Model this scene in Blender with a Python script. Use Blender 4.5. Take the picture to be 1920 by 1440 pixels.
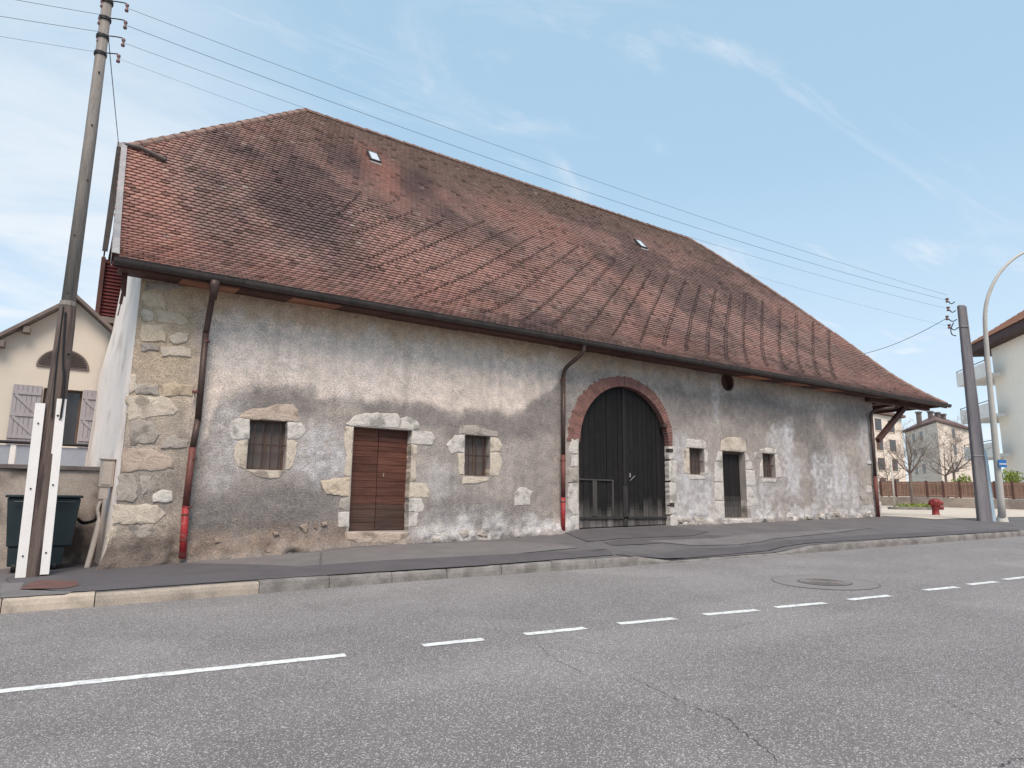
import bpy, math, random
import numpy as np
from mathutils import Matrix, Vector

for o in list(bpy.data.objects):
    bpy.data.objects.remove(o, do_unlink=True)
SC = bpy.context.scene
COL = SC.collection
random.seed(7)

# ------------------------------------------------------------------ camera
F_PX = 1260.0
YAW, PITCH, ROLL = (math.radians(a) for a in (33.0, 9.85, 0.66))
EYE = np.array([0.0, -14.0, 1.62])
_fw = np.array([math.sin(YAW)*math.cos(PITCH), math.cos(YAW)*math.cos(PITCH), math.sin(PITCH)])
_r0 = np.array([math.cos(YAW), -math.sin(YAW), 0.0])
_u0 = np.cross(_r0, _fw)
_rt = math.cos(ROLL)*_r0 + math.sin(ROLL)*_u0
_up = -math.sin(ROLL)*_r0 + math.cos(ROLL)*_u0
cam_d = bpy.data.cameras.new('camera')
cam_d.sensor_width = 36.0
cam_d.lens = F_PX/1920*36
cam_d.clip_start = 0.05
cam_d.clip_end = 3000
cam = bpy.data.objects.new('camera', cam_d)
COL.objects.link(cam)
cam.matrix_world = Matrix(((_rt[0], _up[0], -_fw[0], EYE[0]), (_rt[1], _up[1], -_fw[1], EYE[1]), (_rt[2], _up[2], -_fw[2], EYE[2]), (0, 0, 0, 1)))
SC.camera = cam

# ------------------------------------------------------------------ sky, sun, exposure
SUN_AZ = math.radians(206.0)      # clockwise from +Y
SUN_EL = math.radians(53.0)
SKY_STRENGTH = 0.128
EXPOSURE = 0.66
w = bpy.data.worlds.new('World')
SC.world = w
w.use_nodes = True
nt = w.node_tree
for n in list(nt.nodes):
    nt.nodes.remove(n)
def wn(t, **k):
    n = nt.nodes.new(t)
    for a, b in k.items():
        setattr(n, a, b)
    return n
L = nt.links.new
sky = wn('ShaderNodeTexSky', sky_type='NISHITA')
sky.sun_disc = False
sky.sun_elevation = SUN_EL
sky.sun_rotation = SUN_AZ
sky.altitude = 400
sky.air_density = 1.0
sky.dust_density = 0.5
sky.ozone_density = 1.2
hs = wn('ShaderNodeHueSaturation')
hs.inputs['Saturation'].default_value = 0.95
L(sky.outputs[0], hs.inputs['Color'])
tc = wn('ShaderNodeTexCoord')
sp = wn('ShaderNodeSeparateXYZ')
L(tc.outputs['Generated'], sp.inputs[0])
zc = wn('ShaderNodeMath', operation='MAXIMUM'); zc.inputs[1].default_value = 0.03
L(sp.outputs[2], zc.inputs[0])
za = wn('ShaderNodeMath', operation='ADD'); za.inputs[1].default_value = 0.12
L(zc.outputs[0], za.inputs[0])
dx = wn('ShaderNodeMath', operation='DIVIDE'); L(sp.outputs[0], dx.inputs[0]); L(za.outputs[0], dx.inputs[1])
dy = wn('ShaderNodeMath', operation='DIVIDE'); L(sp.outputs[1], dy.inputs[0]); L(za.outputs[0], dy.inputs[1])
cb = wn('ShaderNodeCombineXYZ'); L(dx.outputs[0], cb.inputs[0]); L(dy.outputs[0], cb.inputs[1])
def cloud(rot, sx, sy, scale, det, rough, dist, lo, hi, off):
    mp = wn('ShaderNodeMapping')
    mp.inputs['Rotation'].default_value = (0, 0, math.radians(rot))
    mp.inputs['Scale'].default_value = (sx, sy, 1)
    mp.inputs['Location'].default_value = (off, off*0.7, 0)
    L(cb.outputs[0], mp.inputs[0])
    no = wn('ShaderNodeTexNoise')
    no.inputs['Scale'].default_value = scale
    no.inputs['Detail'].default_value = det
    no.inputs['Roughness'].default_value = rough
    no.inputs['Distortion'].default_value = dist
    L(mp.outputs[0], no.inputs['Vector'])
    mr = wn('ShaderNodeMapRange', interpolation_type='SMOOTHSTEP')
    mr.inputs[1].default_value = lo; mr.inputs[2].default_value = hi
    L(no.outputs[0], mr.inputs[0])
    return mr.outputs[0]
c1 = cloud(32, 0.6, 1.7, 1.5, 8, 0.62, 1.3, 0.52, 0.80, 5.3)
c2 = cloud(-25, 0.7, 1.5, 1.0, 7, 0.6, 1.6, 0.55, 0.80, 11.7)
cm0 = wn('ShaderNodeMath', operation='MAXIMUM'); L(c1, cm0.inputs[0]); L(c2, cm0.inputs[1])
# a pale cloud bank low in the sky beyond the left of the barn
dv = wn('ShaderNodeVectorMath', operation='DOT_PRODUCT'); L(tc.outputs['Generated'], dv.inputs[0]); dv.inputs[1].default_value = (-0.10, 0.935, 0.34)
dm = wn('ShaderNodeMapRange', interpolation_type='SMOOTHSTEP'); dm.inputs[1].default_value = 0.90; dm.inputs[2].default_value = 0.995
L(dv.outputs['Value'], dm.inputs[0])
c3 = cloud(10, 0.8, 1.3, 1.3, 7, 0.6, 0.8, 0.25, 0.62, 2.2)
c3m = wn('ShaderNodeMath', operation='MULTIPLY'); L(dm.outputs[0], c3m.inputs[0]); L(c3, c3m.inputs[1])
cm = wn('ShaderNodeMath', operation='MAXIMUM'); L(cm0.outputs[0], cm.inputs[0]); L(c3m.outputs[0], cm.inputs[1])
# thin veil, denser towards the horizon as seen through more air
inv = wn('ShaderNodeMapRange'); inv.inputs[1].default_value = 0.0; inv.inputs[2].default_value = 0.45
inv.inputs[3].default_value = 0.5; inv.inputs[4].default_value = 0.05
L(sp.outputs[2], inv.inputs[0])
cs = wn('ShaderNodeMath', operation='MULTIPLY'); cs.inputs[1].default_value = 0.6; L(cm.outputs[0], cs.inputs[0])
ca = wn('ShaderNodeMath', operation='ADD', use_clamp=True); L(cs.outputs[0], ca.inputs[0]); L(inv.outputs[0], ca.inputs[1])
mx = wn('ShaderNodeMix', data_type='RGBA')
L(ca.outputs[0], mx.inputs[0]); mx.inputs[7].default_value = (4.75, 4.85, 5.0, 1)
pv = wn('ShaderNodeMix', data_type='RGBA'); pv.inputs[0].default_value = 0.7
L(hs.outputs[0], pv.inputs[6]); pv.inputs[7].default_value = (2.3, 3.55, 4.5, 1)
L(pv.outputs[2], mx.inputs[6])
bg = wn('ShaderNodeBackground'); bg.inputs[1].default_value = SKY_STRENGTH
L(mx.outputs[2], bg.inputs[0])
wo = wn('ShaderNodeOutputWorld'); L(bg.outputs[0], wo.inputs[0])

sd = bpy.data.lights.new('sun', 'SUN'); sd.energy = 2.35; sd.angle = math.radians(27); sd.color = (1.0, 0.86, 0.73)
sun = bpy.data.objects.new('sun', sd); COL.objects.link(sun)
_sv = Vector((math.sin(SUN_AZ)*math.cos(SUN_EL), math.cos(SUN_AZ)*math.cos(SUN_EL), math.sin(SUN_EL)))
sun.rotation_euler = _sv.to_track_quat('Z', 'Y').to_euler()
sun.location = (40, 40, 40)
vs = SC.view_settings
vs.view_transform = 'Standard'; vs.look = 'None'; vs.gamma = 1.0; vs.exposure = EXPOSURE; vs.use_curve_mapping = False
SC.render.engine = 'CYCLES'

# ------------------------------------------------------------------ measuring helpers
def ray(x, y):
    return _fw + _rt*(x-960)/F_PX - _up*(y-720)/F_PX
def onY(x, y, Y=0.0):
    d = ray(x, y); return EYE + d*((Y-EYE[1])/d[1])
def onX(x, y, X=0.0):
    d = ray(x, y); return EYE + d*((X-EYE[0])/d[0])
def at_depth(x, y, u):
    d = ray(x, y); return EYE + d*(u/float(d @ _fw))
def proj(P):
    d = np.asarray(P, float)-EYE; z = d @ _fw
    return 960+F_PX*(d @ _rt)/z, 720-F_PX*(d @ _up)/z
def fz(x, y):
    p = onY(x, y, 0.0); return (float(p[0]), float(p[2]))

def _hash(ix, iy, seed):
    h = (ix.astype(np.int64)*374761393 + iy.astype(np.int64)*668265263 + seed*69069) & 0xffffffff
    h = ((h ^ (h >> 13))*1274126177) & 0xffffffff
    h = h ^ (h >> 16)
    return (h & 0xffffff)/float(0xffffff)
def vnoise(x, y, seed=0):
    x = np.asarray(x, float); y = np.asarray(y, float)
    ix = np.floor(x); iy = np.floor(y); fx_ = x-ix; fy_ = y-iy
    fx_ = fx_*fx_*(3-2*fx_); fy_ = fy_*fy_*(3-2*fy_)
    ix = ix.astype(np.int64); iy = iy.astype(np.int64)
    a = _hash(ix, iy, seed); b = _hash(ix+1, iy, seed); c = _hash(ix, iy+1, seed); d = _hash(ix+1, iy+1, seed)
    return (a*(1-fx_)+b*fx_)*(1-fy_) + (c*(1-fx_)+d*fx_)*fy_
def fbm(x, y, seed=0, oct=4):
    s = 0; a = 0.5; t = 0
    for k in range(oct):
        s = s + a*vnoise(np.asarray(x)*2**k, np.asarray(y)*2**k, seed+k*17); t += a; a *= 0.5
    return s/t
def smooth(e0, e1, x):
    t = np.clip((np.asarray(x, float)-e0)/(e1-e0), 0, 1); return t*t*(3-2*t)

# ------------------------------------------------------------------ terrain
def road_z(X, Y):
    Xc = np.clip(X, -40, 70)
    return 0.239 + 0.0237*Xc + 0.017*np.clip(Y, -60, 40)
def on_road(x, y):
    d = ray(x, y)
    t = (0.239+0.0237*EYE[0]+0.017*EYE[1]-EYE[2])/(d[2]-0.0237*d[0]-0.017*d[1])
    return EYE+d*t
KERB_PX = [(0,1151),(176,1138),(485,1113),(617,1103),(735,1093),(838,1085),(940,1078),(1035,1071),(1118,1066),(1197,1060),(1268,1055),(1330,1050),(1395,1045),(1462,1040),(1528,1036),(1576,1032),(1625,1028),(1675,1024)]
KJ = [on_road(*p) for p in KERB_PX]
_k0, _k1 = KJ[0], KJ[8]
kslope = (_k1[1]-_k0[1])/(_k1[0]-_k0[0])
_kx = [-60.0] + [float(p[0]) for p in KJ]
_ky = [float(KJ[0][1]+kslope*(-60-KJ[0][0]))] + [float(p[1]) for p in KJ]
_pe = on_road(1920, 1005)
_kx += [float(_pe[0]), 90.0]
_ky += [float(_pe[1]), float(_pe[1]) - 0.09*(90-float(_pe[0]))]
def ky(X):
    return np.interp(X, _kx, _ky)
_xd = [float(KJ[i][0]) for i in (9, 10, 13, 14)]
def kh(X):
    return np.interp(X, _xd, [0.17, 0.03, 0.03, 0.16])
WB_X = [-60,-6,0.55,1.9,3.4,5.0,6.86,9.1,10.7,11.2,14.5,17.6,20.7,25.7,60]
WB_Z = [-1.2,0.10,0.36,0.43,0.514,0.64,0.68,0.72,0.85,0.906,0.976,1.03,1.09,1.2,1.22]
def wb(X):
    return np.interp(X, WB_X, WB_Z)
def terr(X, Y):
    X = np.asarray(X, float); Y = np.asarray(Y, float)
    k = ky(X)
    zr = road_z(X, Y)
    kt = road_z(X, k)+kh(X)
    t = np.clip((Y-k)/np.maximum(0.3, 0.0-k), 0, 1)
    zs = kt + (wb(X)-kt)*t
    u = X*math.sin(YAW)+(Y+14)*math.cos(YAW)
    zs = zs + 0.026*np.clip(u-31, 0, 17)*smooth(20, 28, X)
    return np.where(Y < k, zr, zs)
def hit_terr(x, y, u0=6, u1=80):
    d = ray(x, y); d = d/float(d @ _fw); p = EYE
    lo = u0
    for u in np.linspace(u0, u1, 1500):
        q = EYE+d*u
        if q[2] <= float(terr(q[0], q[1])):
            return q
    return EYE+d*u1

# ------------------------------------------------------------------ materials
MATS = {}
def G(mat):
    mat.use_nodes = True
    t = mat.node_tree
    return t, t.nodes['Principled BSDF']
def new_mat(name, col, col2=None, rough=0.85, scale=2.0, fine=60.0, fine_amt=0.25, bump=0.15, bdist=0.01, attr=None, metal=0.0, spec=0.3, detail=6, stretch=None, speck=None, col3=None, scale3=0.6, band=None):
    if name in MATS:
        return MATS[name]
    m = bpy.data.materials.new(name)
    t, b = G(m)
    def N(tp, **k):
        n = t.nodes.new(tp)
        for a, v in k.items():
            setattr(n, a, v)
        return n
    K = t.links.new
    geo = N('ShaderNodeNewGeometry')
    vec = geo.outputs['Position']
    if stretch:
        mp = N('ShaderNodeMapping'); mp.inputs['Scale'].default_value = stretch; K(vec, mp.inputs[0]); vec = mp.outputs[0]
    n1 = N('ShaderNodeTexNoise'); n1.inputs['Scale'].default_value = scale; n1.inputs['Detail'].default_value = detail; n1.inputs['Roughness'].default_value = 0.62
    K(vec, n1.inputs['Vector'])
    mr = N('ShaderNodeMapRange', interpolation_type='SMOOTHSTEP'); mr.inputs[1].default_value = 0.32; mr.inputs[2].default_value = 0.68
    K(n1.outputs[0], mr.inputs[0])
    mx = N('ShaderNodeMix', data_type='RGBA'); K(mr.outputs[0], mx.inputs[0])
    c2 = col2 if col2 else tuple(c*0.72 for c in col)
    mx.inputs[6].default_value = (*col, 1); mx.inputs[7].default_value = (*c2, 1)
    out = mx.outputs[2]
    if attr:
        at = N('ShaderNodeAttribute', attribute_name=attr)
        mu = N('ShaderNodeMix', data_type='RGBA', blend_type='MULTIPLY'); mu.inputs[0].default_value = 1.0
        K(out, mu.inputs[6]); K(at.outputs['Color'], mu.inputs[7]); out = mu.outputs[2]
    if col3:
        n3 = N('ShaderNodeTexNoise'); n3.inputs['Scale'].default_value = scale3; n3.inputs['Detail'].default_value = 5
        K(vec, n3.inputs['Vector'])
        r3 = N('ShaderNodeMapRange', interpolation_type='SMOOTHSTEP'); r3.inputs[1].default_value = 0.52; r3.inputs[2].default_value = 0.66
        K(n3.outputs[0], r3.inputs[0])
        m3 = N('ShaderNodeMix', data_type='RGBA'); K(r3.outputs[0], m3.inputs[0]); K(out, m3.inputs[6]); m3.inputs[7].default_value = (*col3, 1); out = m3.outputs[2]
    n2 = N('ShaderNodeTexNoise'); n2.inputs['Scale'].default_value = fine; n2.inputs['Detail'].default_value = 4; n2.inputs['Roughness'].default_value = 0.7
    K(vec, n2.inputs['Vector'])
    r2 = N('ShaderNodeMapRange'); r2.inputs[1].default_value = 0.3; r2.inputs[2].default_value = 0.7
    r2.inputs[3].default_value = 1-fine_amt; r2.inputs[4].default_value = 1+fine_amt
    K(n2.outputs[0], r2.inputs[0])
    m2 = N('ShaderNodeVectorMath', operation='SCALE'); K(out, m2.inputs[0]); K(r2.outputs[0], m2.inputs['Scale']); out = m2.outputs[0]
    if band:
        # long faint tracks, worn lighter and darker along one direction
        mpb = N('ShaderNodeMapping'); mpb.inputs['Scale'].default_value = band[0]; K(geo.outputs['Position'], mpb.inputs[0])
        nb_ = N('ShaderNodeTexNoise'); nb_.inputs['Scale'].default_value = 1.0; nb_.inputs['Detail'].default_value = 3
        K(mpb.outputs[0], nb_.inputs['Vector'])
        rb_ = N('ShaderNodeMapRange'); rb_.inputs[1].default_value = 0.35; rb_.inputs[2].default_value = 0.65; rb_.inputs[3].default_value = 1-band[1]; rb_.inputs[4].default_value = 1+band[1]
        K(nb_.outputs[0], rb_.inputs[0])
        mb_ = N('ShaderNodeVectorMath', operation='SCALE'); K(out, mb_.inputs[0]); K(rb_.outputs[0], mb_.inputs['Scale']); out = mb_.outputs[0]
    if speck:
        sc, amt, thr = speck
        v = N('ShaderNodeTexVoronoi'); v.inputs['Scale'].default_value = sc
        K(vec, v.inputs['Vector'])
        w1 = N('ShaderNodeSeparateColor'); K(v.outputs['Color'], w1.inputs[0])
        r5 = N('ShaderNodeMapRange'); r5.inputs[1].default_value = thr; r5.inputs[2].default_value = 1.0; r5.inputs[3].default_value = 0; r5.inputs[4].default_value = amt
        K(w1.outputs[0], r5.inputs[0])
        m5 = N('ShaderNodeVectorMath', operation='ADD')
        cb5 = N('ShaderNodeCombineXYZ')
        for i in range(3):
            K(r5.outputs[0], cb5.inputs[i])
        K(out, m5.inputs[0]); K(cb5.outputs[0], m5.inputs[1]); out = m5.outputs[0]
    K(out, b.inputs['Base Color'])
    b.inputs['Roughness'].default_value = rough
    b.inputs['Metallic'].default_value = metal
    b.inputs['Specular IOR Level'].default_value = spec
    if bump:
        bp = N('ShaderNodeBump'); bp.inputs['Strength'].default_value = bump; bp.inputs['Distance'].default_value = bdist
        K(n2.outputs[0], bp.inputs['Height']); K(bp.outputs[0], b.inputs['Normal'])
    MATS[name] = m
    return m
def glass_mat(name, tint=(0.02, 0.022, 0.025), rough=0.06):
    if name in MATS: return MATS[name]
    m = bpy.data.materials.new(name); t, b = G(m)
    geo = t.nodes.new('ShaderNodeNewGeometry'); n = t.nodes.new('ShaderNodeTexNoise'); n.inputs['Scale'].default_value = 5
    t.links.new(geo.outputs['Position'], n.inputs['Vector'])
    r = t.nodes.new('ShaderNodeMapRange'); r.inputs[3].default_value = rough; r.inputs[4].default_value = rough+0.25
    t.links.new(n.outputs[0], r.inputs[0]); t.links.new(r.outputs[0], b.inputs['Roughness'])
    b.inputs['Base Color'].default_value = (*tint, 1); b.inputs['Specular IOR Level'].default_value = 0.8
    MATS[name] = m; return m

# ------------------------------------------------------------------ mesh helpers
class MB:
    def __init__(s): s.v = []; s.f = []; s.c = []
    def add(s, vs_, fs_, col=None):
        o = len(s.v); s.v += [tuple(map(float, p)) for p in vs_]
        s.f += [tuple(i+o for i in f) for f in fs_]
        s.c += [col]*len(fs_)
    def box(s, x0, x1, y0, y1, z0, z1, col=None):
        s.add([(x0,y0,z0),(x1,y0,z0),(x1,y1,z0),(x0,y1,z0),(x0,y0,z1),(x1,y0,z1),(x1,y1,z1),(x0,y1,z1)],
              [(0,3,2,1),(4,5,6,7),(0,1,5,4),(1,2,6,5),(2,3,7,6),(3,0,4,7)], col)
    def beam(s, a, b, wd, ht, up=(0,0,1), col=None):
        a = np.array(a, float); b = np.array(b, float); d = b-a; d /= np.linalg.norm(d)
        up = np.array(up, float); r = np.cross(d, up); r /= np.linalg.norm(r); u = np.cross(r, d)
        vs_ = []
        for p in (a, b):
            for (i, j) in ((-1,-1),(1,-1),(1,1),(-1,1)):
                vs_.append(p+r*i*wd/2+u*j*ht/2)
        s.add(vs_, [(0,1,2,3),(7,6,5,4),(0,4,5,1),(1,5,6,2),(2,6,7,3),(3,7,4,0)], col)
    def tube(s, pts, rad, n=8, cap=True, col=None):
        pts = [np.array(p, float) for p in pts]; m = len(pts)
        if not hasattr(rad, '__len__'): rad = [rad]*m
        vs_ = []; ref = None
        for i, p in enumerate(pts):
            d = pts[min(i+1, m-1)]-pts[max(i-1, 0)]; d /= (np.linalg.norm(d)+1e-12)
            if ref is None:
                ref = np.array((1.0, 0, 0)) if abs(d[0]) < 0.8 else np.array((0, 1.0, 0))
            r = np.cross(d, ref); r /= (np.linalg.norm(r)+1e-12); u = np.cross(r, d); ref = -np.cross(r, d) if False else ref
            for k in range(n):
                a = 2*math.pi*k/n
                vs_.append(p+(r*math.cos(a)+u*math.sin(a))*rad[i])
        fs_ = []
        for i in range(m-1):
            for k in range(n):
                k2 = (k+1) % n
                fs_.append((i*n+k, i*n+k2, (i+1)*n+k2, (i+1)*n+k))
        if cap:
            fs_.append(tuple(range(n-1, -1, -1))); fs_.append(tuple((m-1)*n+k for k in range(n)))
        s.add(vs_, fs_, col)
    def lathe(s, prof, c, n=16, col=None):
        vs_ = []
        for (r, z) in prof:
            for k in range(n):
                a = 2*math.pi*k/n; vs_.append((c[0]+r*math.cos(a), c[1]+r*math.sin(a), c[2]+z))
        fs_ = []
        for i in range(len(prof)-1):
            for k in range(n):
                k2 = (k+1) % n; fs_.append((i*n+k, i*n+k2, (i+1)*n+k2, (i+1)*n+k))
        fs_.append(tuple(range(n-1, -1, -1))); fs_.append(tuple((len(prof)-1)*n+k for k in range(n)))
        s.add(vs_, fs_, col)
    def grid(s, P, col=None):
        P = np.asarray(P, float); a, b = P.shape[:2]
        o = len(s.v); s.v += [tuple(p) for p in P.reshape(-1, 3)]
        for i in range(a-1):
            for j in range(b-1):
                s.f.append((o+i*b+j, o+i*b+j+1, o+(i+1)*b+j+1, o+(i+1)*b+j)); s.c.append(col)
    def build(s, name, mat, parent=None, smooth_=False, bevel=0.0, inv=True):
        me = bpy.data.meshes.new(name); me.from_pydata(s.v, [], s.f); me.update()
        if any(c is not None for c in s.c):
            at = me.attributes.new('Col', 'FLOAT_COLOR', 'FACE')
            arr = np.array([(*(c if c is not None else (1, 1, 1)), 1.0) for c in s.c], np.float32)
            at.data.foreach_set('color', arr.ravel())
        if smooth_:
            me.polygons.foreach_set('use_smooth', [True]*len(me.polygons))
        me.materials.append(mat)
        o = bpy.data.objects.new(name, me); COL.objects.link(o)
        if parent is not None: attach(o, parent)
        if bevel:
            md = o.modifiers.new('bevel', 'BEVEL'); md.width = bevel; md.segments = 1; md.limit_method = 'ANGLE'
        return o
def world_loc(o):
    p = Vector(o.location)
    while o.parent:
        o = o.parent
        if o.type == 'EMPTY': return Vector(o.location)
    return p
ROOT = {}
def attach(o, parent):
    o.parent = parent
    base = ROOT.get(parent.name, None)
    # every mesh is written in world coordinates; empties carry the offset
    M_ = Matrix.Identity(4)
    if parent.type == 'EMPTY':
        o.matrix_parent_inverse = Matrix.Translation(-Vector(parent.location))
def tag(o, label, cat, group=None, kind=None):
    if label: o['label'] = label
    if cat: o['category'] = cat
    if group: o['group'] = group
    if kind: o['kind'] = kind
    return o
def thing(name, loc, label, cat, group=None):
    o = bpy.data.objects.new(name, None); COL.objects.link(o); o.location = Vector([float(a) for a in loc]); o.empty_display_size = 0.3
    return tag(o, label, cat, group)
def bez(pts, n=10):
    # Catmull-Rom through the points
    P = [np.array(p, float) for p in pts]; P = [2*P[0]-P[1]]+P+[2*P[-1]-P[-2]]
    out = []
    for i in range(1, len(P)-2):
        for k in range(n):
            t = k/n
            out.append(0.5*((2*P[i])+(-P[i-1]+P[i+1])*t+(2*P[i-1]-5*P[i]+4*P[i+1]-P[i+2])*t*t+(-P[i-1]+3*P[i]-3*P[i+1]+P[i+2])*t**3))
    out.append(P[-2]); return out


# ================================================================== GROUND
m_road = new_mat('asphalt_road', (0.214, 0.194, 0.188), (0.182, 0.165, 0.16), rough=0.8, scale=0.8, fine=150, fine_amt=0.75, bump=0.7, bdist=0.012, speck=(125, 0.42, 0.80), band=((0.06, 0.75, 1), 0.06), spec=0.35, col3=(0.24, 0.218, 0.212), scale3=0.3)
m_walk = new_mat('asphalt_pavement', (0.15, 0.14, 0.142), (0.12, 0.112, 0.115), rough=0.85, scale=1.2, fine=120, fine_amt=0.35, bump=0.3, bdist=0.006)
m_walk_dark = new_mat('asphalt_patch', (0.115, 0.105, 0.11), (0.095, 0.087, 0.092), rough=0.88, scale=1.6, fine=120, fine_amt=0.3, bump=0.3, bdist=0.006)
m_walk_light = new_mat('asphalt_worn', (0.19, 0.175, 0.173), (0.155, 0.143, 0.143), rough=0.85, scale=1.5, fine=120, fine_amt=0.3, bump=0.3, bdist=0.006)
m_side = new_mat('sunlit_paving', (0.60, 0.53, 0.45), (0.52, 0.46, 0.39), rough=0.9, scale=0.7, fine=60, fine_amt=0.2, bump=0.2)  # sunlight on the side street is put into this pale base colour
m_line = new_mat('road_paint', (0.78, 0.78, 0.76), (0.66, 0.66, 0.65), rough=0.6, scale=9, fine=90, fine_amt=0.12, bump=0.3, bdist=0.004, col3=(0.50, 0.50, 0.49), scale3=15)
m_kerb = new_mat('granite_kerb', (0.27, 0.25, 0.235), (0.16, 0.145, 0.135), rough=0.85, scale=3.5, fine=70, fine_amt=0.3, bump=0.5, bdist=0.01)
m_kerb_new = new_mat('limestone_kerb', (0.52, 0.44, 0.36), (0.42, 0.35, 0.28), rough=0.85, scale=3, fine=70, fine_amt=0.25, bump=0.4, bdist=0.008, col3=(0.2, 0.165, 0.14), scale3=1.3)
m_kerb_mid = new_mat('dirty_limestone_kerb', (0.43, 0.365, 0.30), (0.33, 0.28, 0.235), rough=0.85, scale=2, fine=70, fine_amt=0.3, bump=0.5, bdist=0.01, col3=(0.17, 0.145, 0.13), scale3=0.9)
m_crack = new_mat('crack_dark', (0.075, 0.068, 0.067), rough=0.95)
m_joint = new_mat('joint_tar', (0.12, 0.108, 0.105), rough=0.95)
m_iron = new_mat('cast_iron', (0.25, 0.222, 0.21), (0.2, 0.178, 0.168), rough=0.8, metal=0.0, scale=8, fine=60)
m_rust = new_mat('rusty_cover', (0.17, 0.085, 0.07), (0.11, 0.06, 0.055), rough=0.8, scale=7, fine=90)
m_earth = new_mat('bare_ground', (0.2, 0.185, 0.16), (0.12, 0.13, 0.08), rough=0.95, scale=0.2, fine=8)

def sheet(xs, ys, zf, name, mat, kind='structure'):
    XX, YY = np.meshgrid(xs, ys, indexing='ij')
    b = MB(); b.grid(np.stack([XX, YY, zf(XX, YY)], -1))
    b.f = [f[::-1] for f in b.f]
    o = b.build(name, mat)
    if kind: o['kind'] = kind
    return o
gx = np.concatenate([np.linspace(-900, -60, 12), np.linspace(-50, 80, 66), np.linspace(95, 1200, 14)])
gy = np.concatenate([np.linspace(-900, -60, 10), np.linspace(-50, 90, 71), np.linspace(110, 1400, 14)])
sheet(gx, gy, lambda X, Y: terr(X, Y)-0.22, 'ground', m_earth)

# road
rx = np.concatenate([np.linspace(-60, -4, 15), np.linspace(-3, 32, 141), np.linspace(34, 90, 15)])
ts = np.linspace(0, 1, 60)
RX = np.repeat(rx[:, None], len(ts), 1)
RY = ky(RX)+0.03 + (-24.0-ky(RX))*(1-(1-ts[None, :])**1.0)
RZ = road_z(RX, RY) + 0.006*(fbm(RX*0.6, RY*0.6, 5)-0.5)
b = MB(); b.grid(np.stack([RX, RY, RZ], -1))
road = b.build('road', m_road); road['kind'] = 'structure'

# pavement between kerb and wall
px_ = np.concatenate([np.linspace(-60, -6, 12), np.linspace(-5, 34, 118), np.linspace(36, 90, 14)])
tt = np.linspace(0, 1, 14)
PX = np.repeat(px_[:, None], len(tt), 1)
PY = ky(PX)+0.12 + (1.6-ky(PX)-0.12)*tt[None, :]
PZ = terr(PX, np.maximum(PY, ky(PX)+0.001)) + 0.012*(fbm(PX*0.9, PY*0.9, 9)-0.5)
b = MB(); b.grid(np.stack([PX, PY, PZ], -1)); b.f = [f[::-1] for f in b.f]
pavement = b.build('pavement', m_walk); pavement['kind'] = 'structure'

def drape(poly_px, name, mat, parent, lift=0.005, surf=None, n=10, edge=0.012):
    # a patch whose outline is measured on the ground: filled fan grid draped over the terrain
    P = [hit_terr(*p) if surf is None else surf(*p) for p in poly_px]
    xy = np.array([(p[0], p[1]) for p in P])
    dense = []
    for i in range(len(xy)):
        a, c = xy[i], xy[(i+1) % len(xy)]
        m = max(2, int(np.hypot(*(c-a))/0.12))
        for k in range(m):
            q = a+(c-a)*k/m
            dense.append(q+np.array([random.uniform(-edge, edge), random.uniform(-edge, edge)]))
    dense = np.array(dense); cen = dense.mean(0)
    bb = MB(); rings = []
    zf = (lambda x, y: road_z(x, y)+0.004) if surf is on_road else terr
    for t in np.linspace(0.0, 1, n)[1:]:
        q = cen+(dense-cen)*t
        rings.append(np.stack([q[:, 0], q[:, 1], zf(q[:, 0], q[:, 1])+lift+(0.007 if surf is None else 0)], -1))
    m = len(dense)
    vs_ = [(cen[0], cen[1], float(zf(cen[0], cen[1]))+lift+(0.007 if surf is None else 0))]
    for r_ in rings: vs_ += [tuple(p) for p in r_]
    fs_ = [(0, 1+k, 1+(k+1) % m) for k in range(m)]
    for j in range(len(rings)-1):
        for k in range(m):
            k2 = (k+1) % m; a0 = 1+j*m
            fs_.append((a0+k, a0+m+k, a0+m+k2, a0+k2))
    bb.add(vs_, fs_)
    me_o = bb.build(name, mat, parent)
    me = me_o.data
    if me.polygons[0].normal.z < 0: me.flip_normals()
    return me_o

# worn strip along the wall, dark repair strips along the kerb
drape([(243,1072),(262,1066),(350,1052),(500,1043),(600,1036),(600,1062),(480,1072),(275,1090)], 'asphalt_patch', m_walk_light, pavement)
drape([(604,1036),(760,1022),(960,1016),(1040,1020),(1085,1028),(950,1041),(760,1053),(604,1062)], 'asphalt_patch', m_walk_light, pavement)
drape([(10,1085),(110,1055),(200,1062),(240,1072),(275,1091),(480,1076),(760,1056),(950,1044),(1100,1034),(1140,1032),(1150,1042),(900,1062),(500,1087),(180,1110),(130,1112),(20,1100)], 'asphalt_patch', m_walk_dark, pavement, lift=0.007)
drape([(1060,1000),(1090,995),(1260,987),(1330,998),(1300,1005),(1180,1010),(1100,1016)], 'asphalt_patch', m_walk_dark, pavement)
drape([(1130,1018),(1180,1012),(1330,1003),(1380,1006),(1330,1013),(1200,1022),(1150,1024)], 'asphalt_patch', m_walk_dark, pavement)
drape([(1150,1041),(1300,1030),(1440,1021),(1520,1012),(1640,1003),(1880,993),(1915,996),(1640,1012),(1500,1022),(1420,1031),(1290,1043),(1180,1048)], 'asphalt_patch', m_walk_dark, pavement, lift=0.007)
drape([(1210,1015),(1350,1008),(1500,998),(1640,990),(1560,1000),(1430,1016),(1300,1024)], 'asphalt_patch', m_walk_light, pavement)
drape([(0,1097),(45,1094),(30,1108),(135,1112),(120,1119),(0,1124)], 'asphalt_patch', m_walk_light, pavement, lift=0.009)
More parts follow.
